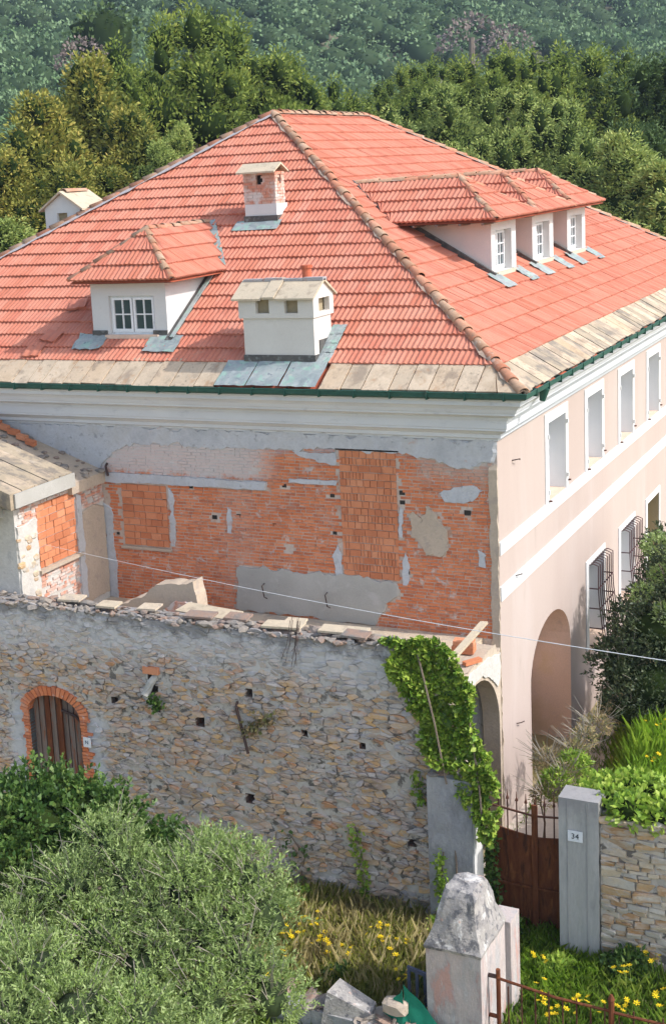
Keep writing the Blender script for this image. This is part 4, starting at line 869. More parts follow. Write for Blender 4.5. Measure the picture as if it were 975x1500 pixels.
for P in cells:
    cx = sum(p[0] for p in P) / len(P); cz = sum(p[1] for p in P) / len(P)
    if cz > wtop(cx) - .08 or in_door(cx, cz, .22) or cz < G - .2 or area(P) < .003 or max(p[0] for p in P) > .5: continue
    if rnd.random() < .14: continue
    if any(a - .05 < cx < b_ + .05 and c - .05 < cz < d + .05 for a, b_, c, d in WOPS[1:]): continue
    if -9.3 < cx < -9.0 and 1.2 < cz < 2.6 and rnd.random() < .6: continue
    if -7.45 < cx < -7.0 and cz < 2.3 and rnd.random() < .5: continue
    washz = cz > 3.7 + .5 * fbm(cx, cz, .9, 60)
    pr = (rnd.uniform(.004, .018) if washz else rnd.choice((rnd.uniform(.0, .02), rnd.uniform(.02, .045), rnd.uniform(.03, .08)))); good.append((area(P), P, pr, cx))
good.sort(key=lambda g: -g[0] * (1 if -10 < g[3] < .3 else .01))
big300 = good[:300]; b = MB(); r = random.Random(8)
for _, P, pr, cx in big300: part('stone', MB().add(*stone_geo(P, W_, pr, r)), 'stone', wcore)
for _, P, pr, cx in good[300:]: b.add(*stone_geo(P, W_, pr, r))
part('small_stones', b, 'stone', wcore, kind='stuff')
# crumbling top
b = MB(); r = random.Random(21); x = -11.3
while x < -.6:
    for yy in (YW + r.uniform(-.02, .04), YW + .2, YW + .42):
        s = r.uniform(.04, .12); V0, F0 = ICO1; z = 4.5 + r.uniform(-.02, .08); rot = r.uniform(0, 6); sx = r.uniform(.9, 1.9)
        b.add([(x + (v[0] * math.cos(rot) - v[1] * math.sin(rot) * .5) * s * sx, yy + (v[0] * math.sin(rot) * .6 + v[1] * math.cos(rot)) * s, z + v[2] * s * .5) for v in V0 * (1 + .25 * rg.normal(size=(len(V0), 1)))], F0.tolist())
    x += r.uniform(.07, .16)
for i in range(60):
    x = r.uniform(-.75, .5); z = wtop(x) - .05; s = r.uniform(.06, .14); V0, F0 = ICO1
    b.add([(x + v[0] * s * 1.3, YW + r.uniform(.05, .5) + v[1] * s, z + v[2] * s * .7) for v in V0 * (1 + .2 * rg.normal(size=(len(V0), 1)))], F0.tolist())
part('crumbling_top', b, 'rubble_top', wallt, kind='stuff')
for (x, l, yy, a) in ((-5.0, .6, .1, .06), (-4.2, .5, .25, -.05), (-3.3, .75, .05, .1), (-3.0, .4, .3, 0), (-2.2, .9, .15, .04), (-1.7, .5, .05, -.1), (-6.1, .4, .2, .1), (-7.0, .45, .1, 0), (-8.0, .5, .2, .1)):
    part('coping_stone', MB().obox((x, YW - .02 + yy, 4.60), (l, l * a, .01), (0, .30, .03), (0, 0, .04)), rnd.choice(['cap', 'rubble_top', 'terrace']), wallt)
# brick surround and arch of the doorway
r = random.Random(31)
for side in (-1, 1):
    z = .4
    while z < DSP - .02:
        wl = r.choice((.13, .22, .27)) if side > 0 else r.choice((.12, .14, .18)); x0 = DC + side * DHW; x1 = x0 + side * wl
        part('door_brick', MB().box(min(x0, x1), max(x0, x1), YW - r.uniform(.035, .06), YW + .28, z, z + .057), 'brick', wcore); z += .071
n = 22
for i in range(n):
    t0 = math.pi * (i + .08) / n; t1 = math.pi * (i + .92) / n; q = lambda t, m_: (DC + (DHW + m_) * math.cos(t), DSP + (DRI + m_) * math.sin(t)); h = r.uniform(.17, .21); P = [q(t0, 0), q(t0, h), q(t1, h), q(t1, 0)]
    part('door_brick', MB().prism([(x, YW - .055, z) for x, z in P], (0, .33, 0)), 'brick', wcore)
b = MB()
for s in (-1, 1): # wall infill round the arch so that the opening is arched
    for i in range(8):
        t0, t1 = math.pi / 2 * i / 8, math.pi / 2 * (i + 1) / 8; q = lambda t: (DC + s * DHW * math.cos(t), DSP + DRI * math.sin(t)); a, c = q(t0), q(t1)
        b.quad((a[0], YW, a[1]), (c[0], YW, c[1]), (c[0], YW, 2.64), (a[0], YW, 2.64))
b.quad((DC - DHW, YW, 0), (DC - DHW, YW + .3, 0), (DC - DHW, YW + .3, 2.3), (DC - DHW, YW, 2.3))
part('door_reveal', b, 'render_grey', wcore)
door = thing('arched_door', (DC, YW + .2, G), 'old rusty arched plank door in the brick surround of the rubble wall', 'door')
yy = YW + .14; xs = [DC - DHW + .0 + k * 1.3 / 9 for k in range(10)]
for k in range(9):
    x0, x1 = xs[k] + .014, xs[k + 1] - .014
    if k == 4: yy2 = yy - .03
    def topz(x): t = min(1, abs(x - DC) / DHW); return DSP + DRI * math.sqrt(max(0, 1 - t * t))
    mt_ = 'wood' if k not in (2, 4) else 'rust'; off = 0 if k < 5 else .02
    part('plank', MB().prism([(x0, yy + off, G), (x1, yy + off, G), (x1, yy + off, topz(x1)), ((x0 + x1) / 2, yy + off, topz((x0 + x1) / 2)), (x0, yy + off, topz(x0))], (0, .04, 0)), mt_, door)
part('shade_panel', MB().box(DC - DHW, DC + DHW, yy + .07, yy + .1, G, 2.62), 'shadow_in', door)  # near-black sheet added to paint the shade behind the plank gaps
part('centre_post', MB().box(xs[5] - .03, xs[5] + .03, yy - .05, yy - .002, G, 2.58), 'rust', door)
part('cross_bar', MB().tube([(xs[5] + .03, yy - .03, 2.28), (DC + .45, yy - .04, 2.2), (DC + DHW, yy - .03, 2.0)], .028, 6), 'rod', door)

def text(s, size, loc, rot, mat, name, parent, extr=.002):
    cu = bpy.data.curves.new(name, 'FONT'); cu.body = s; cu.size = size; cu.extrude = extr; cu.align_x = 'CENTER'; cu.align_y = 'CENTER'; t_ = bpy.data.objects.new(name, cu); C.objects.link(t_)
    dg = bpy.context.evaluated_depsgraph_get(); me = bpy.data.meshes.new_from_object(t_.evaluated_get(dg)); bpy.data.objects.remove(t_); me.materials.clear(); me.materials.append(MATS[mat])
    me.transform(Matrix.Translation(loc) @ rot); return link(name, me, parent)
RX = Matrix.Rotation(math.pi / 2, 4, 'X')
np_ = thing('number_tile', (-7.38, YW - .06, 1.75), 'small white tile with a blue mark in the brickwork beside the arched door', 'tile')
part('tile', MB().box(-7.45, -7.28, YW - .085, YW - .055, 1.66, 1.86), 'plate', np_); text('N', .11, (-7.365, YW - .088, 1.76), RX, 'ink_blue', 'mark', np_)
o = part('iron_rod', MB().tube([(-3.86, YW - .02, 3.1), (-3.85, YW - .1, 3.02), (-3.62, YW - .16, 2.15)], .028, 6), 'rod'); tag(o, 'dark iron rod sticking out of the rubble wall, hanging down', 'rod')
o = part('drain_spout', MB().tube([(-5.62, YW + .1, 3.44), (-5.72, YW - .1, 3.25), (-5.82, YW - .16, 3.02)], .07, 8, .09), 'concrete'); tag(o, 'short curved clay drain spout in a hole high on the rubble wall', 'drain pipe')
o = part('stone_lintel', MB().box(-5.9, -5.55, YW - .08, YW + .1, 3.42, 3.56), 'hollow'); o.parent = None; tag(o, 'ochre stone over the drain hole in the rubble wall', 'stone')
# ------------------------------------------------------------ arched cross wall below the house corner
cross = thing('arch_wall', (-.18, -1.7, G), 'broken rendered wall with a round arch beside the pink corner of the house', 'wall')
ya, yb = YW + .55, -.02; c0, hw, sp, ri = -1.5, 1.36, 1.75, 1.32
arcp = [(c0 + hw * math.cos(math.pi * i / 18), sp + ri * math.sin(math.pi * i / 18)) for i in range(19)]
def tz(y): return 3.50 + .10 * fbm(y, 3, 1.4, 70) + (.25 if y < -2.8 else 0) - (.2 if y > -.3 else 0)
b = MB(); X1_, X0_ = -.012, -.36
for X, fl in ((X1_, 1), (X0_, -1)):
    for i in range(18):
        (y1, z1), (y2, z2) = arcp[i], arcp[i + 1]; q = [(X, y2, z2), (X, y1, z1), (X, y1, tz(y1)), (X, y2, tz(y2))]; b.quad(*q[::fl])
    for (u0, u1) in ((ya, c0 - hw), (c0 + hw, yb)): q = [(X, u0, -1.2), (X, u1, -1.2), (X, u1, tz(u1)), (X, u0, tz(u0))]; b.quad(*q[::fl])
pr_ = [(c0 + hw, -1.2)] + arcp + [(c0 - hw, -1.2)]
for (y1, z1), (y2, z2) in zip(pr_, pr_[1:]): b.quad((X1_, y1, z1), (X1_, y2, z2), (X0_, y2, z2), (X0_, y1, z1))
ts = [ya + (yb - ya) * i / 16 for i in range(17)]
for y1, y2 in zip(ts, ts[1:]): b.quad((X1_, y1, tz(y1)), (X1_, y2, tz(y2)), (X0_, y2, tz(y2)), (X0_, y1, tz(y1)))
cw_ = part('wall', b, 'plaster_tan', cross)
patch(rough_poly([(-2.6, 3.0), (-1.9, 3.15), (-1.2, 3.14), (-.6, 2.85), (-.3, 2.6), (-.1, 2.7), (-.08, 3.25), (-1.2, 3.40), (-2.7, 3.42)], .05, .14, 71), 'plaster_patch', 'plaster_white', cw_, .03, X1_, 'x')
patch(rough_poly([(-9.2, G), (-.4, G), (-.4, 3.0), (-9.2, 3.0)], .02, .5, 72), 'lower_render', 'render_grey', wall_front, .012)
for (o_, a, c_, d_, n_) in (((-.62, -1.15, 3.50), (.42, .05, 0), (-.02, .24, .02), (0, 0, .13), 'hollow'), ((-.60, -1.12, 3.635), (.40, .03, .0), (-.02, .2, .02), (0, 0, .10), 'hollow'), ((-.12, -1.75, 3.5), (.2, .35, 0), (-.1, .07, 0), (0, 0, .07), 'hollow')):
    tag(part('loose_brick', MB().obox(o_, a, c_, d_), n_), 'loose red brick %s' % ('lying under another one beside the leaning plank' if o_[2] < 3.52 and o_[0] < -.3 else 'lying on top of another one beside the leaning plank' if o_[2] > 3.6 else 'lying flat on the wall top just above the round arch'), 'brick', 'loose bricks on the broken wall top')
tag(part('leaning_plank', MB().obox((-.52, -2.55, 3.5), (.14, .02, 0), (.45, 1.55, .62), (0, -.02, .05)), 'cap'), 'pale plank leaning on the broken wall above the ivy', 'plank')
# ------------------------------------------------------------ gate, pillars, right-hand wall
lp = thing('gate_pillar', (.36, -4.0, G), 'tall grey rendered gate pillar at the end of the rubble wall, under the ivy', 'pillar')
b = MB(); nzp = 14
def worn_box(b, x0, x1, y0, y1, z0, z1, amp, seed, nx=5, ny=4, nz=16, topf=None):
    """box with slightly eroded faces"""
    def dis(p, n): k = amp * fbm(p[0] * 1.0 + p[1] * 1.3, p[2], 2.6, seed); return (p[0] + n[0] * k, p[1] + n[1] * k, p[2] + n[2] * k)
    def face(P, n, a, c):
        vs = [dis(P(i / a, j / c), n if 0 < i < a and 0 < j < c else (0, 0, 0)) for j in range(c + 1) for i in range(a + 1)]
        b.add(vs, [(j * (a + 1) + i, j * (a + 1) + i + 1, (j + 1) * (a + 1) + i + 1, (j + 1) * (a + 1) + i) for j in range(c) for i in range(a)])
    face(lambda s, t: (x0 + (x1 - x0) * s, y0, z0 + (z1 - z0) * t), (0, -1, 0), nx, nz); face(lambda s, t: (x1, y0 + (y1 - y0) * s, z0 + (z1 - z0) * t), (1, 0, 0), ny, nz)
    face(lambda s, t: (x1 - (x1 - x0) * s, y1, z0 + (z1 - z0) * t), (0, 1, 0), nx, nz); face(lambda s, t: (x0, y1 - (y1 - y0) * s, z0 + (z1 - z0) * t), (-1, 0, 0), ny, nz)
    face(lambda s, t: (x0 + (x1 - x0) * s, y0 + (y1 - y0) * t, z1), (0, 0, 1), nx, ny)
worn_box(b, -.03, .78, -4.22, -3.72, G - .3, 2.38, .03, 80); part('shaft', b, 'pillar_grey', lp)
part('side_sheet', MB().box(.785, .80, -4.2, -3.74, G - .2, 1.6), 'white', lp)  # white sheet over the lower part of the pillar's right face
b = MB(); r = random.Random(81)
for i in range(16):
    V0, F0 = ICO1; s = r.uniform(.05, .10); x = r.uniform(0, .75); y = r.uniform(-4.2, -3.8); b.add([(x + v[0] * s * 1.4, y + v[1] * s, 2.40 + v[2] * s * .6) for v in V0], F0.tolist())
part('crumbling_top', b, 'rubble_top', lp, kind='stuff')
rp_ = thing('gate_pillar', (2.5, -3.7, G), 'plain concrete gate pillar carrying the number plate, right of the rusty gate', 'pillar')
b = MB(); worn_box(b, 2.19, 2.86, -3.92, -3.42, G - .3, 2.24, .010, 82); part('shaft', b, 'pillar_conc', rp_)
for x in (2.33, 2.66): part('board_mark', MB().box(x, x + .006, -3.928, -3.90, G, 2.2), 'pillar_grey', rp_)
npl = thing('number_plate', (2.47, -3.95, 1.5), 'white house number plate 34 on the concrete pillar', 'house number')
part('plate', MB().box(2.35, 2.60, -3.952, -3.935, 1.49, 1.68), 'plate', npl); text('34', .135, (2.475, -3.956, 1.585), RX, 'ink', 'numerals', npl)
# rusty sheet gate: two leaves with spiked bars
gate = thing('rusty_gate', (1.45, -3.3, G), 'rusty brown sheet metal gate with spiked bars between the two pillars', 'gate')
def gz(x): return 1.13 + .10 * ((x - .7) / 1.4 - .5) * 0 + .22 * abs((x - .7) / 1.45 - .62) ** 1.5
def leaf(x0, x1, y0, y1, n=6):
    b = MB(); top = [(x0 + (x1 - x0) * i / n, y0 + (y1 - y0) * i / n) for i in range(n + 1)]
    P = [(x, y, gz(x)) for x, y in top] + [(x1, y1, G + .08), (x0, y0, G + .08)]
    b.prism(P, (0, .03, 0)); return b
lf = [part('gate_leaf', leaf(.72, 1.62, -3.30, -3.36), 'rust', gate), part('gate_leaf', leaf(1.63, 2.18, -3.37, -3.34), 'rust', gate)]
for x, l in ((.75, 0), (1.60, 0), (1.65, 1), (2.15, 1)): part('stile', MB().box(x - .025, x + .025, -3.42, -3.375, G + .05, gz(x) + .62), 'rust', lf[l])
for l, (a, c) in enumerate(((.75, 1.6), (1.65, 2.15))):
    part('rail', MB().obox((a, -3.41, gz(a) + .40), (c - a, 0, gz(c) - gz(a)), (0, .03, 0), (0, 0, .03)), 'iron', lf[l]); part('rail', MB().obox((a, -3.41, .15), (c - a, 0, 0), (0, .035, 0), (0, 0, .045)), 'rust', lf[l])
x = .80
while x < 2.15:
    l = 0 if x < 1.6 else 1; z = gz(x); bm_ = MB().tube([(x, -3.35, z - .1), (x, -3.35, z + .62)], .013, 6); bm_.tube([(x, -3.35, z + .60), (x, -3.35, z + .645), (x, -3.35, z + .66), (x, -3.35, z + .78)], .03, 6, .004)
    part('bar', bm_, 'iron', lf[l]); x += .165
# right stone wall, stones as parts
rw = thing('stone_wall', (5, -3.7, G), 'stone wall of grey, white and brown blocks right of the concrete gate pillar, topped with creeper', 'wall')
core = part('mortar_core', MB().box(2.87, 14, -3.86, -3.45, G - .5, 1.92), 'wall_mortar', rw)
r = random.Random(18); lst = []; z = G - .15
while z < 1.9:
    h = r.choice((.07, .10, .13, .17)); u = 2.88
    while u < 9:
        wl = r.uniform(1.4, 3.6) * h if h > .08 else r.uniform(.15, .4)
        if h > .12 and r.random() < .4:      # two thin stones in one tall place
            k = r.uniform(.4, .6); parts_ = [(z, z + h * k), (z + h * k, z + h)]
        else: parts_ = [(z, z + h)]
        for (a_, c_) in parts_:
            j = lambda: r.uniform(-.016, .016); P = [(u + j(), a_ + j()), (u + wl * .5, a_ + j()), (u + wl + j(), a_ + j()), (u + wl + j(), (a_ + c_) / 2), (u + wl + j(), c_ + j()), (u + wl * .5, c_ + j()), (u + j(), c_ + j())]
            P = [(max(2.87, x), y) for x, y in P]; lst.append((P, u + wl / 2))
        u += wl
    z += h
lst.sort(key=lambda q: q[1])
for P, cx in lst[:240]: part('stone', MB().add(*stone_geo(P, lambda u, z, d: (u, -3.86 - d, z), r.uniform(.015, .06), r, .006)), 'stone_b', core)
b = MB()
for P, cx in lst[240:]: b.add(*stone_geo(P, lambda u, z, d: (u, -3.86 - d, z), .03, r, .006))
x = 2.95
while x < 13:
    V0, F0 = ICO1; s = r.uniform(.10, .16)
    for y in (-3.82, -3.6): b.add([(x + v[0] * s * 1.5, y + v[1] * s, 1.93 + v[2] * s * .6) for v in V0 * (1 + .12 * rg.normal(size=(len(V0), 1)))], F0.tolist())
    x += s * 2.2
part('coping_stones', b, 'stone_b', core, kind='stuff')
# foreground gate pillar with worn pyramidal cap, iron gate beside it
fp = thing('worn_pillar', (1.45, -7.0, G), 'weathered pink and grey gate pillar with worn pyramid top in the foreground', 'pillar')
b = MB(); worn_box(b, 1.06, 1.93, -7.30, -6.12, G - .4, 1.12, .018, 90, 8, 10, 18); part('shaft', b, 'pillar_pink', fp)
b = MB(); r = random.Random(91); rings = []; nn_ = 20
prof_c = [(1.03, 1.07), (1.05, 1.12), (1.0, 1.17), (.94, 1.26), (.84, 1.44), (.73, 1.64), (.62, 1.84), (.50, 1.94), (.34, 1.95), (.0, 1.95)]
cx_, cy_ = 1.495, -6.71
for k, (s, z) in enumerate(prof_c):
    ring_ = []
    for i in range(nn_):
        t = i / nn_ * 4; sd = int(t); f_ = t - sd; c4 = [(-1, -1), (1, -1), (1, 1), (-1, 1)]; p0_, p1_ = c4[sd], c4[(sd + 1) % 4]
        x = p0_[0] + (p1_[0] - p0_[0]) * f_; y = p0_[1] + (p1_[1] - p0_[1]) * f_; rnd_ = 1 - .05 * min(1, (z - 1.05)) * (abs(x * y))
        am = .035 if k > 1 else .012; q = fbm(x * 2 + 5, y * 2 + z * 3, 1.1, 92) * am
        ring_.append((cx_ + x * .435 * s * rnd_ + x * q, cy_ + y * .59 * s * rnd_ + y * q, z + am * .6 * fbm(x * 3, y * 3 + z, 1.2, 95)))
    rings.append(ring_)
for k in range(len(rings) - 1):
    o_ = len(b.v); b.add(rings[k] + rings[k + 1], [(i, (i + 1) % nn_, nn_ + (i + 1) % nn_, nn_ + i) for i in range(nn_)])
part('cap', b, 'cap_worn', fp)
part('rear_pier', MB().box(1.66, 1.99, -6.02, -5.56, G - .4, 1.0), 'pillar_pink', fp); part('slot', MB().box(1.7, 1.90, -6.12, -6.02, G, .9), 'pillar_grey', fp)
part('hinge', MB().tube([(1.93, -6.95, .62), (2.05, -6.95, .62)], .035, 8), 'rod', fp); part('hinge', MB().tube([(1.93, -6.95, -.05), (2.05, -6.95, -.05)], .035, 8), 'rust', fp)
ig = thing('iron_gate', (3.4, -7.15, G), 'low rusty iron bar gate to the right of the worn pillar, in the foreground', 'gate')
part('gate_post', MB().tube([(2.08, -6.95, -1.0), (2.08, -6.95, .75)], .035, 8), 'rust', ig)
yg = -7.1
def fz(x): return .60 + .0 * (x - 2.1)
lfm = part('top_rail', MB().tube([(2.08, -6.98, .62), (3.0, yg, .60), (3.78, yg, .59)], .022, 6), 'rust', ig)
part('top_rail', MB().tube([(3.84, yg, .58), (6.5, yg, .56)], .022, 6), 'rust', ig)
part('bottom_rail', MB().tube([(2.1, yg, G + .2), (6.5, yg, G + .2)], .02, 6), 'rust', ig)
part('gate_post', MB().tube([(3.81, yg, -1.0), (3.81, yg, .78)], .042, 8).tube([(3.81, yg, .78), (3.81, yg, .86)], .055, 8, .02), 'rust', ig)
x = 2.28; k = 0
while x < 6.5:
    if abs(x - 3.81) > .08: part('bar', MB().tube([(x, yg, G + .1), (x, yg, .60 + (.07 if k % 2 else .0))], .012, 5), 'iron', ig)
    x += .205; k += 1
# low debris wall, net, pallet, stick
lw = thing('low_wall', (0, -7, G), 'low broken stone and concrete wall at the bottom edge beside the olive trees', 'wall')
b = MB(); worn_box(b, -1.6, 1.0, -7.75, -7.35, G - .5, -.20, .05, 97, 12, 3, 4); part('core', b, 'pillar_grey', lw)
part('concrete_lump', MB().add([(-.55, -7.8, -.45), (.35, -7.7, -.62), (.3, -7.2, -.6), (-.5, -7.2, -.4), (-.45, -7.7, .16), (.25, -7.62, -.10), (.2, -7.3, -.08), (-.4, -7.3, .18)], [(0, 3, 2, 1), (4, 5, 6, 7), (0, 1, 5, 4), (1, 2, 6, 5), (2, 3, 7, 6), (3, 0, 4, 7)]), 'cap_worn', lw)
b = MB(); r = random.Random(98)
for i in range(26):
    V0, F0 = ICO1; s = r.uniform(.07, .17); x = r.uniform(-1.7, .9); b.add([(x + v[0] * s * 1.4, r.uniform(-7.8, -7.2) + v[1] * s, -.20 + v[2] * s * .7) for v in V0 * (1 + .15 * rg.normal(size=(len(V0), 1)))], F0.tolist())
part('rubble', b, 'rubble_top', lw, kind='stuff')
V0, F0 = ICO2; o = part('sandstone_block', MB().add([(.60 + v[0] * .26, -7.45 + v[1] * .2, .04 + v[2] * .15) for v in np.clip(V0, -.75, .75)], F0.tolist()), 'plaster_tan'); tag(o, 'rounded tan sandstone block on the low wall next to the green net', 'stone')
PZ = .24
pf = thing('slatted_panel', (.8, -6.9, -.4), 'small dark blue slatted panel poking up behind the worn pillar', 'panel')
part('top_rail', MB().obox((.52, -6.75, PZ), (.52, -.05, -.06), (0, .05, 0), (0, 0, .06)), 'pallet', pf)
for i in range(4): part('slat', MB().box(.53 + i * .135, .58 + i * .135, -6.78, -6.75, -.62, PZ - .015 * i), 'pallet', pf)
b = MB(); V = []; n1, n2 = 14, 12
def netp(s, t):
    x = .72 + 1.25 * s * (1 - .15 * t); z = .42 - .95 * s ** .8 * (1 - .0 * t) - 1.0 * t; y = -7.42 - .16 * t + .05 * math.sin(9 * s + 5 * t) + .04 * fbm(s * 3, t * 3, 1.3, 99)
    return (x, y, z)
b.add([netp(i / n1, j / n2) for j in range(n2 + 1) for i in range(n1 + 1)], [(j * (n1 + 1) + i, j * (n1 + 1) + i + 1, (j + 1) * (n1 + 1) + i + 1, (j + 1) * (n1 + 1) + i) for j in range(n2) for i in range(n1)])
b.add([(.72 - .30 * i / 5 + .03 * math.sin(i * 2 + j), -7.46 - .04 * j, .38 - .22 * i / 5 - .22 * j - .05 * i) for j in range(5) for i in range(6)], [(j * 6 + i, j * 6 + i + 1, (j + 1) * 6 + i + 1, (j + 1) * 6 + i) for j in range(4) for i in range(5)])
o = part('green_net', b, 'net', smooth=True); tag(o, 'green mesh netting draped against the foot of the worn pillar', 'net')
o = part('stick', MB().tube([(.35, -7.6, -1.0), (.62, -7.55, -.12)], .03, 6), 'plaster_tan'); tag(o, 'wooden stick leaning on the low wall below the sandstone block', 'stick')
# overhead cable from the annex across the yard
def ptp(px, py, D):
    v = Vector(((px - 314.03) / 2010.82, (py - 660.18) / 2010.82, 1)); return CAM + Vector([sum(Rm[i][k] * v[k] for k in range(3)) for i in range(3)]) * D
ca, cb_ = Vector((-9.15, -2.4, 5.35)), Vector((11.2, -6.2, 4.55)); b = MB()
ca = ptp(62, 797, 29.4); cb_ = ptp(975, 953, 20.5); cb_ = cb_ + (cb_ - ca) * .35
pts = [ca + (cb_ - ca) * i / 30 - Vector((0, 0, .22 * math.sin(math.pi * i / 30))) for i in range(31)]
o = part('cable', MB().tube(pts, .003, 5, .009), 'cable'); tag(o, 'thin white cable strung from the old annex across the courtyard', 'cable')
# ------------------------------------------------------------ vegetation
def lobes_cloud(lobes, n, Ln, Wd, jit, up=.0, seed=0, gap=-9, gapf=6.0):
    """leaves on the outside of a set of ellipsoid lobes (cx,cy,cz,rx,ry,rz)"""
    r = np.random.default_rng(seed); A_ = np.array([l[3] * l[4] + l[3] * l[5] + l[4] * l[5] for l in lobes]); cnt = np.maximum(8, (n * A_ / A_.sum()).astype(int)); Ps = []; Ns = []
    for l, c in zip(lobes, cnt):
        d = sphere_pts(c, r); rad = r.uniform(.72, 1.06, (c, 1)); s = np.array(l[3:6]); bump = 1 + .16 * np.sin(d[:, :1] * 7 + l[0] * 3) * np.sin(d[:, 1:2] * 6 + l[1]) * np.cos(d[:, 2:] * 5 + l[2])
        P = np.array(l[:3]) + d * s * rad * bump; keep = (d[:, 2] > -.75) & (np.sin(P[:, 0] * gapf + l[0] * 9) + np.sin(P[:, 1] * gapf * 1.3 + l[1] * 5) + np.sin(P[:, 2] * gapf * 1.1 + l[2] * 7) > gap); Ps.append(P[keep]); Ns.append(unit(d / s)[keep])
    P = np.concatenate(Ps); P = P * (1 + 0) + .07 * np.sin(P[:, [1, 2, 0]] * 5.3) * (Ln > .12); return leafq(P, np.concatenate(Ns), Ln, Wd, jit, r, up)
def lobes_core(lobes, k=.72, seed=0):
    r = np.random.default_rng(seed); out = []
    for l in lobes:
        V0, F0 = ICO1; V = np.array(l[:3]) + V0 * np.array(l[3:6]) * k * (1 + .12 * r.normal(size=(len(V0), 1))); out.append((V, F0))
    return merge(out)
def limbs(lobes, base, r0, seed=0, top=None, fork=.35):
    r = random.Random(seed); b = MB(); zt = max(l[2] for l in lobes) if top is None else top; base = Vector(base)
    cx = sum(l[0] for l in lobes) / len(lobes); cy = sum(l[1] for l in lobes) / len(lobes)
    T = [base + (Vector((cx, cy, zt)) - base) * t + Vector((r.uniform(-.15, .15), r.uniform(-.15, .15), 0)) * (t > 0) for t in (0, .2, .4, .6, .8, .95)]
    b.tube(T, r0, 7, r0 * .25)
    for l in lobes[:22]:
        q = Vector(l[:3]); t = max(.15, min(.85, (q.z - base.z) / (zt - base.z + 1e-6) - .2)); i = t * 5; i0 = int(i); s = T[i0] + (T[min(5, i0 + 1)] - T[i0]) * (i - i0)
        b.tube([s, s + (q - s) * .5 + Vector((0, 0, -.1 * (q - s).length)), q], r0 * .38, 5, r0 * .10)
    return b
# pines: crown templates, shared by the individual trees
def pine_lobes(seed, R, H, n, conic, size):
    r = random.Random(seed); out = []
    for i in range(n):
        t = (i + .5) / n; z = H * (.28 + .68 * t); rad = R * (1 - t ** 2.2) ** .55 if not conic else R * (1 - t) ** .8 * 1.05
        a = i * 2.4 + r.uniform(-.5, .5); q = r.uniform(.55, 1.14) * rad; s = size * r.uniform(.6, 1.4) * (1 - .25 * t)
        out.append((q * math.cos(a), q * math.sin(a), z, s, s, s * r.uniform(.7, .95)))
    for i in range(int(n * .9)):      # upright leaders and side plumes that break the outline
        t = r.random() ** .8; z = H * (.32 + .72 * t); rad = R * (1 - t ** 2.2) ** .55 if not conic else R * (1 - t) ** .8 * 1.05
        a = r.uniform(0, 6.28); q = rad * r.uniform(1.0, 1.28); s = size * r.uniform(.28, .5); out.append((q * math.cos(a), q * math.sin(a), z + size * .35, s, s, s * r.uniform(1.3, 2.2)))
    out.append((0, 0, H * .93, size * .8, size * .8, size)); out.append((0, 0, H * .6, R * .5, R * .5, H * .26))
    return out
templ = {}
def pine_template(key, seed, R, H, n, conic, size, nl, mat, Ln=.17, Wd=.072):
    nl = int(nl * 2.7)
    lb = pine_lobes(seed, R, H, n, conic, size); V, F = lobes_cloud(lb, nl, Ln, Wd, .6, .45, seed)
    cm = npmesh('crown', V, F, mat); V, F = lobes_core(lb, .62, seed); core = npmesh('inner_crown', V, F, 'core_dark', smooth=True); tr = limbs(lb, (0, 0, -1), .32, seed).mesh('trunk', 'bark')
    templ[key] = (cm, core, tr)
pine_template('round', 1, 5.2, 12.5, 95, False, 1.15, 30000, 'pine_green'); pine_template('broad', 2, 5.6, 10.5, 95, False, 1.12, 30000, 'pine_green')
pine_template('brown', 3, 3.6, 13, 80, True, .98, 26000, 'pine_brown'); pine_template('pale', 4, 3.0, 9, 64, True, .78, 24000, 'pine_pale', .15, .052); pine_template('dark', 5, 4.6, 12, 80, False, 1.15, 22000, 'pine_dark')
pine_template('olive_pine', 6, 4.6, 11, 90, False, 1.0, 28000, 'pine_pale', .15, .058)
def pine(key, px, py_top, D, sc_, label, rz=0, H=None, sxy=1.0, grp='pine trees behind the villa'):
    hs = {'round': 12.5, 'broad': 10.5, 'brown': 13, 'pale': 9, 'dark': 12, 'olive_pine': 11}[key]; q = ptp(px, py_top, D); z0 = q.z - hs * sc_ * 1.10
    t = thing('pine_tree', (q.x, q.y, z0), label, 'tree', grp); t.scale = (sc_ * sxy, sc_ * sxy, sc_); t.rotation_euler = (0, 0, rz)
    for nm, me_ in zip(('crown', 'inner_crown', 'trunk'), templ[key]): link(nm, me_, t, local=True)
    g = ground_z(q.x, q.y)
    if z0 > g - .5: b = MB().tube([(0, 0, (g - z0 - 1) / sc_), (0, 0, .5)], .34, 7, .3); link('lower_trunk', b.mesh('lower_trunk', 'bark'), t, local=True)
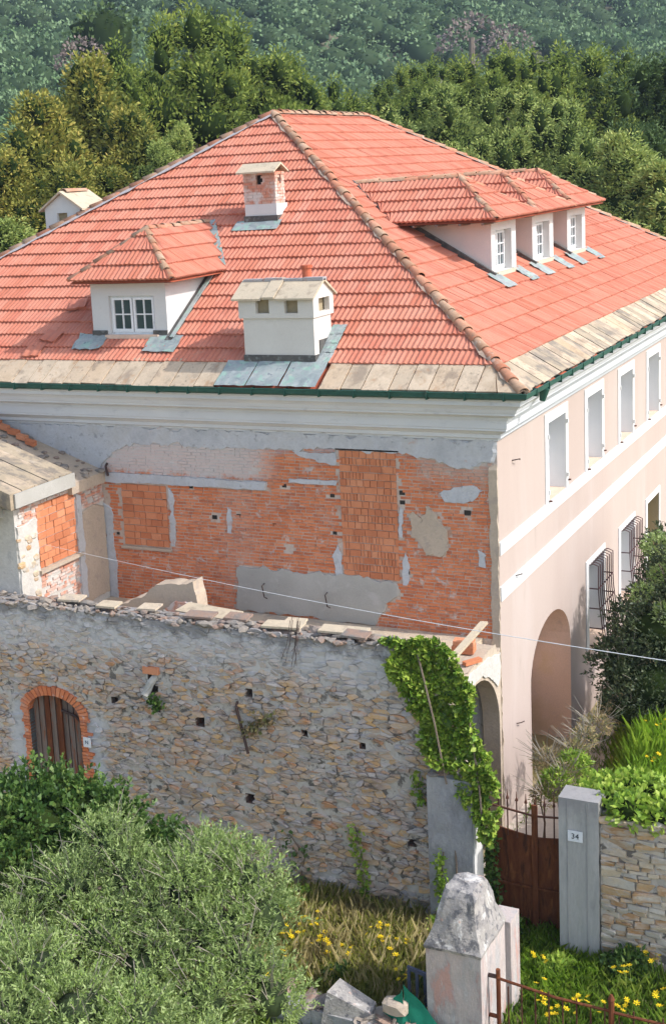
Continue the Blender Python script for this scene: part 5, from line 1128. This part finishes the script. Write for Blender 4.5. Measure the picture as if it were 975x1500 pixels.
PINES = [('round', 285, 32, 48, 1.0, 'large rounded dark green pine, tallest behind the roof left of the ridge', 0, 1.0), ('round', 395, 95, 51, .78, 'smaller green pine on the right flank of the big round pine', 2, 1.0),
 ('brown', 122, 72, 44, 1.02, 'tall brownish olive pine with pointed top, left of the big round pine', 1, 1.05), ('brown', 55, 128, 41, .86, 'brownish pine at the left, lower than its pointed neighbour', 3, 1.15), ('brown', 190, 150, 42, .75, 'brownish pine between the pointed pine and the big round pine', 4.2, 1.1),
 ('brown', 12, 215, 39, .7, 'low brownish pine at the left edge of the picture', 5.2, 1.2), ('pale', 262, 188, 40, .6, 'small pointed pine just above the left slope of the roof', .5, 1.0), ('pale', 232, 215, 38, .55, 'small pine touching the roof line left of the brick chimney', 1.9, 1.1),
 ('pale', 12, 330, 34, .62, 'bright bushy young pine low at the left edge beside the white chimney', 2.2, 1.5), ('brown', 90, 235, 38, .6, 'dark brownish pine directly above the white gabled chimney', .9, 1.3), ('brown', 160, 240, 38.5, .58, 'brownish low pine above the left end of the roof', 2.9, 1.3),
 ('broad', 625, 98, 60, .62, 'dark rounded pine behind the ridge, farthest of the right-hand pines', 0, 1.0), ('broad', 735, 85, 54, .78, 'rounded green pine behind the row of dormers, left of two', 1.1, 1.1), ('broad', 838, 82, 55, .85, 'rounded green pine behind the row of dormers, right of two', 2.5, 1.1),
 ('olive_pine', 650, 135, 45, .68, 'pale olive pine right behind the roof, nearest the ridge end', .4, 1.15), ('olive_pine', 745, 140, 45, .72, 'pale olive pine right behind the roof, above the first dormer', 1.7, 1.2), ('dark', 960, 92, 53, .9, 'dark pine at the right edge above the paler young pine', .3, 1.2),
 ('dark', 900, 190, 46, .7, 'dark pine between the olive pines and the right edge', 2.0, 1.2), ('pale', 905, 205, 40, .85, 'pale green young pine right of the dormers, leaning over the roof edge', 1.5, 1.35), ('pale', 968, 245, 38, .8, 'pale green young pine at the right edge, lower than its neighbour', 4.0, 1.4), ('pale', 845, 235, 42, .72, 'pale green young pine behind the last dormer', 2.6, 1.3)]
for key, px, py, D, s, lab, rz, sxy in PINES: pine(key, px, py, D * 1.34, s * 1.34, lab, rz, sxy=sxy)
# hillside woods: crown after crown, merged for the far slope, single trees nearer by
def crown_geo(n, seed, qs=1.0):
    r = np.random.default_rng(seed); d = sphere_pts(n, r); d[:, 2] = np.abs(d[:, 2]) * 1.0 - .15; P = d * r.uniform(.8, 1.05, (n, 1)); V, F = leafq(P, unit(d), .34 * qs, .26 * qs, .7, r, .1); V0, F0 = ICO1; Vc = V0 * .86 * (1 + .1 * r.normal(size=(len(V0), 1)))
    Fq = np.concatenate([F0, F0[:, :1]], 1)     # degenerate quads keep one polygon size
    return V, F, Vc, F0
CG = [crown_geo(360, s, .40) for s in range(5)]; CGf = [crown_geo(110, 20 + s, .55) for s in range(5)]
cells_q = []; tones = []; cores = []; core_t = []; hill_ind = []
lat_v = Vector((FW.y, -FW.x, 0)); d = 84; rh = np.random.default_rng(77)
while d < 640:
    sp = 4.2 + d * .008; half = .36 * d + 14
    l = -half * 1.0 - 4
    while l < half * 1.15:
        x = CAM.x + FW.x * d + lat_v.x * l + rh.uniform(-1, 1) * sp * .45; y = CAM.y + FW.y * d + lat_v.y * l + rh.uniform(-1, 1) * sp * .45
        l += sp * rh.uniform(.75, 1.2)
        if fbm(x, y, .012, 33) > .8: continue
        s = sp * rh.uniform(.42, .72); tone = min(1, max(0, .5 + .5 * fbm(x, y, .012, 31) + rh.uniform(-.38, .38))); z = ground_z(x, y)
        q = (x, y, z, s, tone)
        if d < 135 and len(hill_ind) < 110: hill_ind.append(q)
        else: cells_q.append((q, d))
    d += sp * .82
def place(Vs, q, r): a = r.uniform(0, 6.28); c_, s_ = math.cos(a), math.sin(a); M_ = np.array([[c_, s_, 0], [-s_, c_, 0], [0, 0, 1]]); return (Vs * np.array([1, 1, r.uniform(.75, 1.15)])) @ M_ * q[3] + np.array([q[0], q[1], q[2] + q[3] * .45])
VV = []; FF = []; TT = []; VC = []; FC = []; o1 = o2 = 0
for q, d in cells_q:
    V, F, Vc, Fc = (CG if d < 190 else CGf)[int(rh.integers(5))]; P = place(V, q, rh); VV.append(P); FF.append(F + o1); TT.append(np.full(len(P), q[4])); o1 += len(P); P = place(Vc, q, rh); VC.append(P); FC.append(Fc + o2); o2 += len(P)
o = link('hillside_wood', npmesh('hillside_wood', np.concatenate(VV), np.concatenate(FF), 'hill_leaf', np.concatenate(TT)), kind='stuff'); tag(o, 'dense grey-green scrub and woodland covering the far hillside', 'woodland')
o = link('hillside_wood_shade', npmesh('hillside_wood_shade', np.concatenate(VC), np.concatenate(FC), 'hill_core', smooth=True), kind='stuff'); tag(o, 'inner foliage of the woodland on the far hillside, coloured dark as its shade', 'woodland')
crs = [npmesh('crown', V, F, 'hill_leaf', np.full(len(V), t)) for (V, F, a, c), t in zip(CG, (.15, .35, .55, .75, .9))]; ccs = [npmesh('inner_crown', Vc, Fc, 'core_dark', smooth=True) for V, F, Vc, Fc in CG]; trk = MB().tube([(0, 0, -1.0), (0, 0, .2)], .09, 6).mesh('trunk', 'bark')
LB = ['small dark green tree in the dip between the pines and the hill', 'small green tree in the dip between the pines and the hill', 'small grey-green tree in the dip between the pines and the hill', 'small pale olive tree in the dip between the pines and the hill', 'small yellowish green tree in the dip between the pines and the hill']
for q in hill_ind:
    i = min(4, int(q[4] * 5)); t = thing('hill_tree', (q[0], q[1], q[2] + q[3] * .45), LB[i], 'tree', ['dark green', 'green', 'grey-green', 'pale olive', 'yellowish green'][i] + ' trees at the foot of the hill'); s = q[3] * 1.05; t.scale = (s, s, s); t.rotation_euler = (0, 0, float(rh.uniform(0, 6)))
    link('crown', crs[i], t, local=True); link('inner_crown', ccs[i], t, local=True); link('trunk', trk, t, local=True)
for (px, py, D, s, mat_, lab) in ((155, 38, 150, 4.6, 'core_dark', 'dark rounded tree standing out on the hillside at upper left'), (690, 45, 215, 5.2, 'hill_bare', 'bare pinkish-brown tree on the hillside at upper right'), (745, 55, 205, 3.6, 'hill_bare', 'bare pale tree on the hillside, right of the pinkish one'), (120, 75, 120, 2.4, 'hill_bare', 'small dry brown bush on the hillside above the pointed pine')):
    q = ptp(px, py, D); t = thing('hill_tree', tuple(q - Vector((0, 0, s * .4))), lab, 'tree'); t.scale = (s, s, s); V, F, Vc, Fc = CG[0]
    link('crown', npmesh('crown', V, F, 'pine_dark' if mat_ == 'core_dark' else mat_), t, local=True); link('trunk', trk, t, local=True)
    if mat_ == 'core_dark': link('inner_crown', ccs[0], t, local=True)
# olive trees at lower left
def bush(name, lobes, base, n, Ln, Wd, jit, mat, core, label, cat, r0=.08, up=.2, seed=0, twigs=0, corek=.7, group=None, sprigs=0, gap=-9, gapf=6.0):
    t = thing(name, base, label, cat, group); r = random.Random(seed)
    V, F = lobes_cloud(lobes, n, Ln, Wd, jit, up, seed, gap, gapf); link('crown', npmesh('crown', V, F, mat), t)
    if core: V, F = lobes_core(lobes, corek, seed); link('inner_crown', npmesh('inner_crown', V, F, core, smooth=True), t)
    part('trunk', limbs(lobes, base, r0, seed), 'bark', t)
    if sprigs:
        q = np.random.default_rng(seed + 500); Ps = []; Ns = []
        for i in range(sprigs):
            l = lobes[int(q.integers(len(lobes)))]; d_ = sphere_pts(1, q)[0]; d_[2] = abs(d_[2]); p = np.array(l[:3]) + d_ * np.array(l[3:6]) * .95; g_ = unit(d_ + .5 * q.normal(size=3) + np.array([0, 0, .7])); L_ = q.uniform(.18, .42)
            for k in range(16): Ps.append(p + g_ * L_ * k / 16 + np.array([0, 0, -.06 * (k / 16) ** 2])); Ns.append(unit(g_ + q.normal(size=3) * .55))
        V, F = leafq(np.array(Ps), np.array(Ns), Ln * .95, Wd, .25, q); link('sprays', npmesh('sprays', V, F, mat), t)
    if twigs:
        b = MB()
        for i in range(twigs):
            l = r.choice(lobes); d_ = Vector((r.uniform(-1, 1), r.uniform(-1, .4), r.uniform(.1, 1))).normalized(); p = Vector(l[:3]) + Vector((d_.x * l[3], d_.y * l[4], d_.z * l[5])) * .6; e = p + d_ * r.uniform(.3, .6) + Vector((0, 0, .12)); b.tube([p, (p + e) / 2 + Vector((r.uniform(-.05, .05), 0, .03)), e], .009, 3, .003)
        part('twigs', b, 'twig', t, kind='stuff')
    return t
def px_lobe(px, py, D, rx, rz, ry=None):
    q = ptp(px, py, D); return (q.x, q.y, q.z, rx, ry or rx, rz)
OL = [px_lobe(165, 1245, 20.6, .42, .50), px_lobe(190, 1290, 20.2, .55, .5), px_lobe(110, 1300, 20.2, .5, .45), px_lobe(235, 1340, 19.8, .6, .5), px_lobe(60, 1320, 20.4, .45, .4), px_lobe(150, 1370, 19.6, .7, .55), px_lobe(215, 1420, 19.2, .6, .5), px_lobe(20, 1370, 19.8, .5, .5), px_lobe(90, 1430, 19.2, .6, .5)]
bush('olive_tree', OL, (-3.6, -7.6, G), 34000, .078, .021, .8, 'leaf_olive', 'leaf_olive_shade', 'silvery green olive tree with a pointed top in front of the doorway bush', 'olive tree', .12, .35, 1, 160, .66, sprigs=900, gap=-.35, gapf=6.0)
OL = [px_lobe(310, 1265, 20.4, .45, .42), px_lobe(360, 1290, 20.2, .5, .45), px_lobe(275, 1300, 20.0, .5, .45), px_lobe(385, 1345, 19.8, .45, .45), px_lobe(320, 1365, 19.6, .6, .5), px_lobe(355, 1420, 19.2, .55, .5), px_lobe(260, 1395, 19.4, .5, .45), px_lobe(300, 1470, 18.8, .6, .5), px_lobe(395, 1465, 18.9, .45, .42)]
bush('olive_tree', OL, (-1.7, -7.5, G), 34000, .078, .021, .8, 'leaf_olive', 'leaf_olive_shade', 'broad silvery olive tree reaching towards the dry grass, right of the pointed one', 'olive tree', .12, .35, 2, 160, .66, sprigs=900, gap=-.35, gapf=6.0)
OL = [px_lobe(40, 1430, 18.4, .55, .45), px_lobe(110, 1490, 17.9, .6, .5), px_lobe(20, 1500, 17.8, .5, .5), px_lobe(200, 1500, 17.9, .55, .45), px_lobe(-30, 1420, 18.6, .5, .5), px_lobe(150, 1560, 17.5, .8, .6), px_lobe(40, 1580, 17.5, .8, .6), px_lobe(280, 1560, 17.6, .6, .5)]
bush('olive_tree', OL, (-3.4, -9.6, G), 26000, .078, .023, .8, 'leaf_olive', 'leaf_olive_shade', 'olive tree in the bottom left corner, nearest of the olive trees', 'olive tree', .12, .35, 3, 110, .66, sprigs=900, gap=-.35, gapf=6.0)
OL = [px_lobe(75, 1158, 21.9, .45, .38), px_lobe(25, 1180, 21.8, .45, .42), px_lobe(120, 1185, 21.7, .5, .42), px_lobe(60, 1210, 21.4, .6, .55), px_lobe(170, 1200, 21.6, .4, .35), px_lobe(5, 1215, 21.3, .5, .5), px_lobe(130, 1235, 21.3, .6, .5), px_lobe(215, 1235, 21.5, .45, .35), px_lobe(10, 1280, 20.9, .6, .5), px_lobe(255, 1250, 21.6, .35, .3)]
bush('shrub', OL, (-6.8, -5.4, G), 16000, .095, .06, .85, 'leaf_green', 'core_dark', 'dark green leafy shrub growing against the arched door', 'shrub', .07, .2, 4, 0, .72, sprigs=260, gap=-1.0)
# dark evergreen in the garden on the right, against the pink facade
OL = [px_lobe(945, 915, 31.5, 0.80, 0.80), px_lobe(985, 855, 32.5, 0.80, 0.70), px_lobe(975, 930, 30.5, 1.10, 0.99), px_lobe(915, 985, 30.5, 0.72, 0.77), px_lobe(955, 1005, 30.0, 0.99, 0.66), px_lobe(985, 810, 33.0, 0.66, 0.55), px_lobe(1040, 880, 31.0, 1.54, 1.43), px_lobe(1050, 1000, 30.0, 1.32, 1.10), px_lobe(905, 965, 31.0, 0.40, 0.40), px_lobe(925, 1040, 30.0, 0.66, 0.50)]
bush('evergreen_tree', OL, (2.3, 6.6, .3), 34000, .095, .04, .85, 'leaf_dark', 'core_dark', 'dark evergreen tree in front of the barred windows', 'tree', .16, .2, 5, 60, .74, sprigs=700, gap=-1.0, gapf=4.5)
OL = [px_lobe(963, 800, 31.8, .35, .3), px_lobe(975, 845, 31.4, .4, .3), px_lobe(940, 870, 30.8, .25, .2), px_lobe(975, 900, 30.2, .3, .25)]
bush('shrub', OL, (3.4, 4.6, .5), 1600, .11, .05, .9, 'leaf_olive', None, 'pale flowering branches poking out of the dark evergreen by the windows', 'shrub', .03, .3, 6)
OL = [px_lobe(800, 1115, 26.4, .25, .25), px_lobe(825, 1140, 26, .3, .28), px_lobe(800, 1165, 25.8, .28, .22)]
bush('shrub', [px_lobe(815, 1150, 25.9, .3, .3), px_lobe(840, 1120, 26.2, .3, .25)], (1.2, -1, G), 2200, .09, .04, .9, 'leaf_creeper', None, 'light green shrub between the arch and the wall creeper', 'shrub', .03, .4, 17)
bush('shrub', OL, (.9, -.6, G), 2000, .10, .02, 1.0, 'leaf_dry', None, 'thin brownish shrub beside the foot of the pink arch', 'shrub', .03, .5, 7, 90)
OL = [px_lobe(855, 1080, 27.2, .25, .2), px_lobe(872, 1062, 28, .3, .2), px_lobe(840, 1100, 26.6, .25, .2)]
bush('shrub', OL, (1.4, 1.2, 0), 1300, .10, .025, 1.0, 'leaf_dry', None, 'dry greyish shrub at the foot of the pink wall in the tree shade', 'shrub', .03, .5, 8, 60)
# creeper on the right-hand wall
OL = [(2.95 + .42 * i + rnd.uniform(-.1, .1), -3.55 + rnd.uniform(-.1, .15), 2.06 + rnd.uniform(-.04, .08), .36, .38, .24) for i in range(14)] + [(2.75 + .4 * i, -3.0 + rnd.uniform(-.2, .3), 2.0 + rnd.uniform(-.05, .1), .42, .42, .24) for i in range(12)] + [(2.7, -2.4, 1.75, .4, .4, .3), (3.2, -2.2, 1.75, .4, .4, .3), (2.5, -3.2, 1.95, .25, .3, .25)]
bush('creeper', OL, (3.1, -3.5, 1.6), 11000, .12, .095, .7, 'leaf_creeper', 'core_dark', 'bright yellow-green creeper spilling over the top of the right stone wall', 'creeper', .03, .3, 9, 0, .68)
# ivy over the broken end of the rubble wall
IVP = [(-.95, 4.68), (.16, 4.75), (.45, 4.37), (.80, 3.95), (.72, 3.3), (1.15, 2.62), (1.24, 1.82), (1.05, 1.25), (.74, 1.9), (.45, 2.35), (.22, 2.5), (-.15, 2.79), (-.37, 3.58), (-.67, 4.05)]
ri = random.Random(55); P = []; N = []
while len(P) < 8500:
    x, z = ri.uniform(-1, 1.3), ri.uniform(1.1, 4.8)
    e = .09 * fbm(x, z, 2.4, 56)
    if not inpoly(x + e, z + e, IVP): continue
    if fbm(x, z, 2.0, 57) > .55: continue
    dpt = .16 + .14 * fbm(x, z, 1.6, 58); yb_ = YW if z < wtop(min(x, .5)) - .1 or x > .5 else YW + .1
    P.append((x, yb_ - abs(dpt) * ri.random() - (.16 if x > -.1 and z < 2.7 else 0), z)); N.append((ri.uniform(-.4, .5), -1, .25))
V, F = leafq(np.array(P), unit(np.array(N)), .11, .09, .5, np.random.default_rng(5), -.1)
iv = thing('ivy', (.4, YW, 1.2), 'bright green ivy cascading from the rubble wall top down over the gate pillar', 'ivy'); link('foliage', npmesh('foliage', V, F, 'leaf_ivy'), iv)
b = MB(); V0, F0 = ICO1
for i in range(46):
    while True:
        x, z = ri.uniform(-.9, 1.2), ri.uniform(1.3, 4.65)
        if inpoly(x, z, IVP) and inpoly(x + .1, z, IVP) and inpoly(x - .1, z, IVP): break
    s = ri.uniform(.07, .12); b.add([(x + v[0] * s, YW - .02 + v[1] * s * .4 - (.2 if x > -.1 and z < 2.7 else 0), z + v[2] * s) for v in V0], F0.tolist())
part('inner_leaves', b, 'leaf_green', iv)
b = MB()
for (x0, z0_, x1, z1_) in ((.5, G, .3, 2.4), (.35, 2.3, -.2, 4.5), (1.0, 1.2, .7, 3.4)): b.tube([(x0, YW - .36, z0_), ((x0 + x1) / 2 + .08, YW - .34, (z0_ + z1_) / 2), (x1, YW - .1, z1_)], .018, 5)
part('stems', b, 'bark', iv)
def vine(pts, n, w_, label, mat='leaf_ivy', y=YW - .07, seed=0):
    r = random.Random(seed); P = []
    for i in range(n):
        t = r.random() * (len(pts) - 1); k = int(t); f_ = t - k; a, c = pts[k], pts[k + 1]; P.append((a[0] + (c[0] - a[0]) * f_ + r.gauss(0, w_), y - r.uniform(0, .1), a[1] + (c[1] - a[1]) * f_ + r.gauss(0, w_)))
    P = np.array(P); V, F = leafq(P, np.tile([0, -1, .2], (n, 1)), .10, .08, .6, np.random.default_rng(seed)); t = thing('climbing_plant', (pts[-1][0], y, pts[-1][1]), label, 'climbing plant'); link('foliage', npmesh('foliage', V, F, mat), t); part('stem', MB().tube([(p[0], y + .03, p[1]) for p in pts], .012, 5), 'bark', t)
vine([(-1.55, 1.0), (-1.45, .5), (-1.35, .0), (-1.4, -.5)], 230, .07, 'thin strand of ivy climbing the lower right of the rubble wall', seed=1)
vine([(.25, 1.0), (.2, .5), (.3, .1), (.2, -.4)], 240, .06, 'narrow green climber on the face of the grey gate pillar', 'leaf_creeper', -4.26, 2)
vine([(-.25, 2.3), (-.3, 2.0), (-.2, 1.7)], 90, .05, 'small leafy tuft on the rubble wall just left of the grey pillar', seed=3)
vine([(-3.7, 2.55), (-3.4, 2.75), (-3.0, 3.05)], 150, .07, 'greyish weed tuft growing from the rubble wall above the iron rod', 'leaf_dry', seed=4)
vine([(-5.7, 2.95), (-5.55, 2.75)], 110, .07, 'green moss and weeds below the clay drain spout', 'leaf_green', seed=5)
vine([(-2.9, .6), (-2.6, .2), (-2.7, -.2)], 60, .12, 'sparse weeds at the foot of the rubble wall', 'leaf_green', seed=6)
vine([(.95, 1.1), (.9, .6), (.95, .1), (.85, -.5)], 420, .08, 'dark green ivy hanging down between the grey pillar and the gate', 'leaf_green', -3.6, 7)
b = MB(); r = random.Random(66)
for i in range(8):
    x = -2.55 + r.uniform(-.12, .12); b.tube([(x, YW - .05, 4.75 + r.uniform(0, .2)), (x - .05, YW - .12, 4.4), (x - .15 + r.uniform(-.1, .1), YW - .08, 4.1 + r.uniform(-.2, .2))], .0055, 3)
o = part('dead_stems', b, 'rod'); tag(o, 'dark dead stems hanging over the top of the rubble wall', 'dead plant')
# grasses
def blades(name, region, n, h, wd, mat, label, zf=ground_z, lean=.45, seed=0, kind='stuff'):
    r = np.random.default_rng(seed); P = []
    while len(P) < n:
        x, y = region(r)
        if x is None: continue
        P.append((x, y, zf(x, y) - .02))
    P = np.array(P); a = r.uniform(0, 2 * math.pi, n); hh = h * r.uniform(.45, 1.25, n); ln = hh * lean * r.uniform(.1, 1.3, n); s = np.stack([-np.sin(a), np.cos(a), 0 * a], 1) * (wd * r.uniform(.6, 1.3, n))[:, None]; dr = np.stack([np.cos(a), np.sin(a), 0 * a], 1)
    m1 = P + dr * (ln * .3)[:, None] + np.array([0, 0, 1]) * (hh * .6)[:, None]; tp = P + dr * ln[:, None] + np.array([0, 0, 1]) * hh[:, None]
    V = np.stack([P - s / 2, P + s / 2, m1 + s * .4, tp, m1 - s * .4], 1).reshape(-1, 3); F = np.arange(5 * n).reshape(-1, 5)
    o = link(name, npmesh(name, V, F, mat), kind=kind); tag(o, label, 'grass'); return o
def reg(x0, x1, y0, y1, fn=None):
    def f(r):
        x, y = r.uniform(x0, x1), r.uniform(y0, y1)
        if fn and not fn(x, y, r): return None, None
        return x, y
    return f
front_ok = lambda x, y: y < YW - .05 and not (1.0 < x < 2.0 and -7.35 < y < -6.45) and not (-.1 < x < .85 and y > -4.25) and not (2.15 < x < 2.9 and y > -3.95)
front_ok2 = lambda x, y, r: front_ok(x, y)
dryness = lambda x, y: 1 / (1 + ((x + 1.0) / 1.5) ** 4 + ((y + 5.1) / 1.0) ** 4)
blades('dry_grass', reg(-4.5, 1.2, -7.6, -4.0, lambda x, y, r: front_ok(x, y) and r.random() < dryness(x, y) + .12), 20000, .42, .014, 'straw', 'dry straw-coloured grass at the foot of the rubble wall', seed=1, lean=.8)
blades('green_grass', reg(-8, 6.5, -9, -3.9, lambda x, y, r: front_ok(x, y) and r.random() > dryness(x, y) * .85), 30000, .30, .018, 'grass', 'rough green grass on the open ground in front of the walls', seed=2, lean=.6)
blades('gateway_grass', reg(.8, 3.0, -5.6, -3.3, lambda x, y, r: not (2.15 < x < 2.9 and y > -3.95)), 3500, .26, .02, 'grass_bright', 'bright green weeds growing in front of the rusty gate', seed=3, lean=.6)
blades('garden_grass', reg(1.2, 8, -3.2, 7, lambda x, y, r: x > gard_x(y) + .1), 17000, .34, .022, 'grass_bright', 'lush bright green grass on the raised garden behind the right wall', gard_z, seed=4, lean=.5)
blades('tall_reeds', reg(2.3, 5, .2, 2.4), 900, .62, .022, 'grass_bright', 'tall bright green reeds in the garden in front of the dark tree', gard_z, seed=5, lean=.35)
blades('path_weeds', reg(.15, 2.6, -3.0, 5.5, lambda x, y, r: abs(x - gard_x(y)) < .55 or x < .25), 3500, .2, .02, 'grass', 'weeds along the edges of the pale courtyard path', lambda x, y: max(gard_z(x, y), G), seed=6)
def clump(name, x, y, R, H, n, mat, label, seed, Ln=.11, Wd=.06, zf=ground_z, cat='weed'):
    r = random.Random(seed); lb = [(x + r.uniform(-R, R) * .6, y + r.uniform(-R, R) * .6, zf(x, y) + H * r.uniform(.35, .6), R * .6, R * .6, H * .45) for _ in range(4)]
    bush('weed_clump', lb, (x, y, zf(x, y)), n, Ln, Wd, .8, mat, None, label, cat, .012, .3, seed)
clump('w', -.75, -6.5, .38, .5, 1200, 'leaf_green', 'low dark green weeds near the concrete lump', 61); clump('w', .45, -6.2, .35, .45, 900, 'leaf_green', 'green weeds left of the worn pillar', 62)
clump('w', -2.6, -4.7, .5, .55, 1300, 'leaf_creeper', 'yellow-green weeds below the rubble wall beside the olive tree', 63); clump('w', 1.15, -3.75, .3, .4, 700, 'leaf_green', 'dark leafy weeds at the foot of the grey pillar and gate', 64)
clump('w', 3.5, -4.15, .45, .45, 1000, 'leaf_green', 'dark weeds at the foot of the right stone wall', 65); clump('w', 2.3, -4.5, .25, .3, 500, 'leaf_creeper', 'light green weeds before the concrete gate pillar', 66)
clump('w', .3, -4.5, .3, .5, 600, 'leaf_creeper', 'green weeds at the base of the grey pillar', 67)
blades('meadow_grass', reg(-3.6, 1.1, -7.4, -4.0, lambda x, y, r: front_ok(x, y) and fbm(x, y, .9, 88) > -.15), 13000, .50, .013, 'grass_mid', 'tall yellow-green grass growing through the dry grass by the rubble wall', seed=12, lean=.45)
blades('seed_heads', reg(-3.2, 1.0, -7.0, -4.1, front_ok2), 3000, .62, .010, 'straw', 'pale dry seed stalks standing above the grass by the rubble wall', seed=13, lean=.35)
fl = MB()
for k in range(6):
    a = k * math.pi / 3; fl.quad((0, 0, 0), (.035 * math.cos(a - .35), .035 * math.sin(a - .35), .008), (.05 * math.cos(a), .05 * math.sin(a), .012), (.035 * math.cos(a + .35), .035 * math.sin(a + .35), .008))
fl.add([(.016 * math.cos(k * math.pi / 3), .016 * math.sin(k * math.pi / 3), .016) for k in range(6)], [tuple(range(6))]); fme = fl.mesh('petals', 'flower'); stm = MB().tube([(0, 0, -.42), (.01, 0, -.2), (0, 0, 0)], .004, 3).mesh('stalk', 'grass')
zones = [((400, 620, 1340, 1430), 84, 'yellow daisy in the dry grass between the olive trees and the worn pillar', 'yellow flowers in the dry grass'), ((780, 970, 1380, 1500), 58, 'yellow daisy in the green grass behind the low iron gate', 'yellow flowers behind the iron gate'), ((150, 420, 1300, 1420), 0, '', ''), ((905, 975, 1060, 1150), 8, 'yellow flower in the tall garden grass below the dark tree', 'yellow flowers in the garden')]
rf = random.Random(71)
for (x0, x1, y0, y1), n, lab, grp in zones:
    cl = [(rf.uniform(x0, x1), rf.uniform(y0, y1)) for _ in range(max(1, n // 4))]
    for i in range(n):
        c = rf.choice(cl); px, py = c[0] + rf.gauss(0, 9), c[1] + rf.gauss(0, 6); v = ptp(px, py, 1) - CAM; zt_ = (1.45 if grp.endswith('garden') else G + .5) + rf.uniform(-.06, .1); k = (zt_ - CAM.z) / v.z; q = CAM + v * k
        t = thing('yellow_flower', q, lab, 'flower', grp); s = rf.uniform(.7, 1.35); t.scale = (s, s, s); t.rotation_euler = (rf.uniform(-.2, .6), rf.uniform(-.4, .4), rf.uniform(0, 6)); link('petals', fme, t, local=True); link('stalk', stm, t, local=True)

# ------------------------------------------------------------ air
hz = MB().box(-1500, 1000, -130, 1400, -14, 172); hm = bpy.data.materials.new('haze'); hm.use_nodes = True; hn = hm.node_tree; hn.nodes.clear()
ho = hn.nodes.new('ShaderNodeOutputMaterial'); pv = hn.nodes.new('ShaderNodeVolumePrincipled'); pv.inputs['Density'].default_value = .00030; pv.inputs['Color'].default_value = (.66, .84, 1, 1); pv.inputs['Anisotropy'].default_value = .2; hn.links.new(pv.outputs[0], ho.inputs['Volume'])
o = part('haze', hz, hm, kind='stuff'); tag(o, 'thin bluish haze between the villa and the hillside', 'haze')
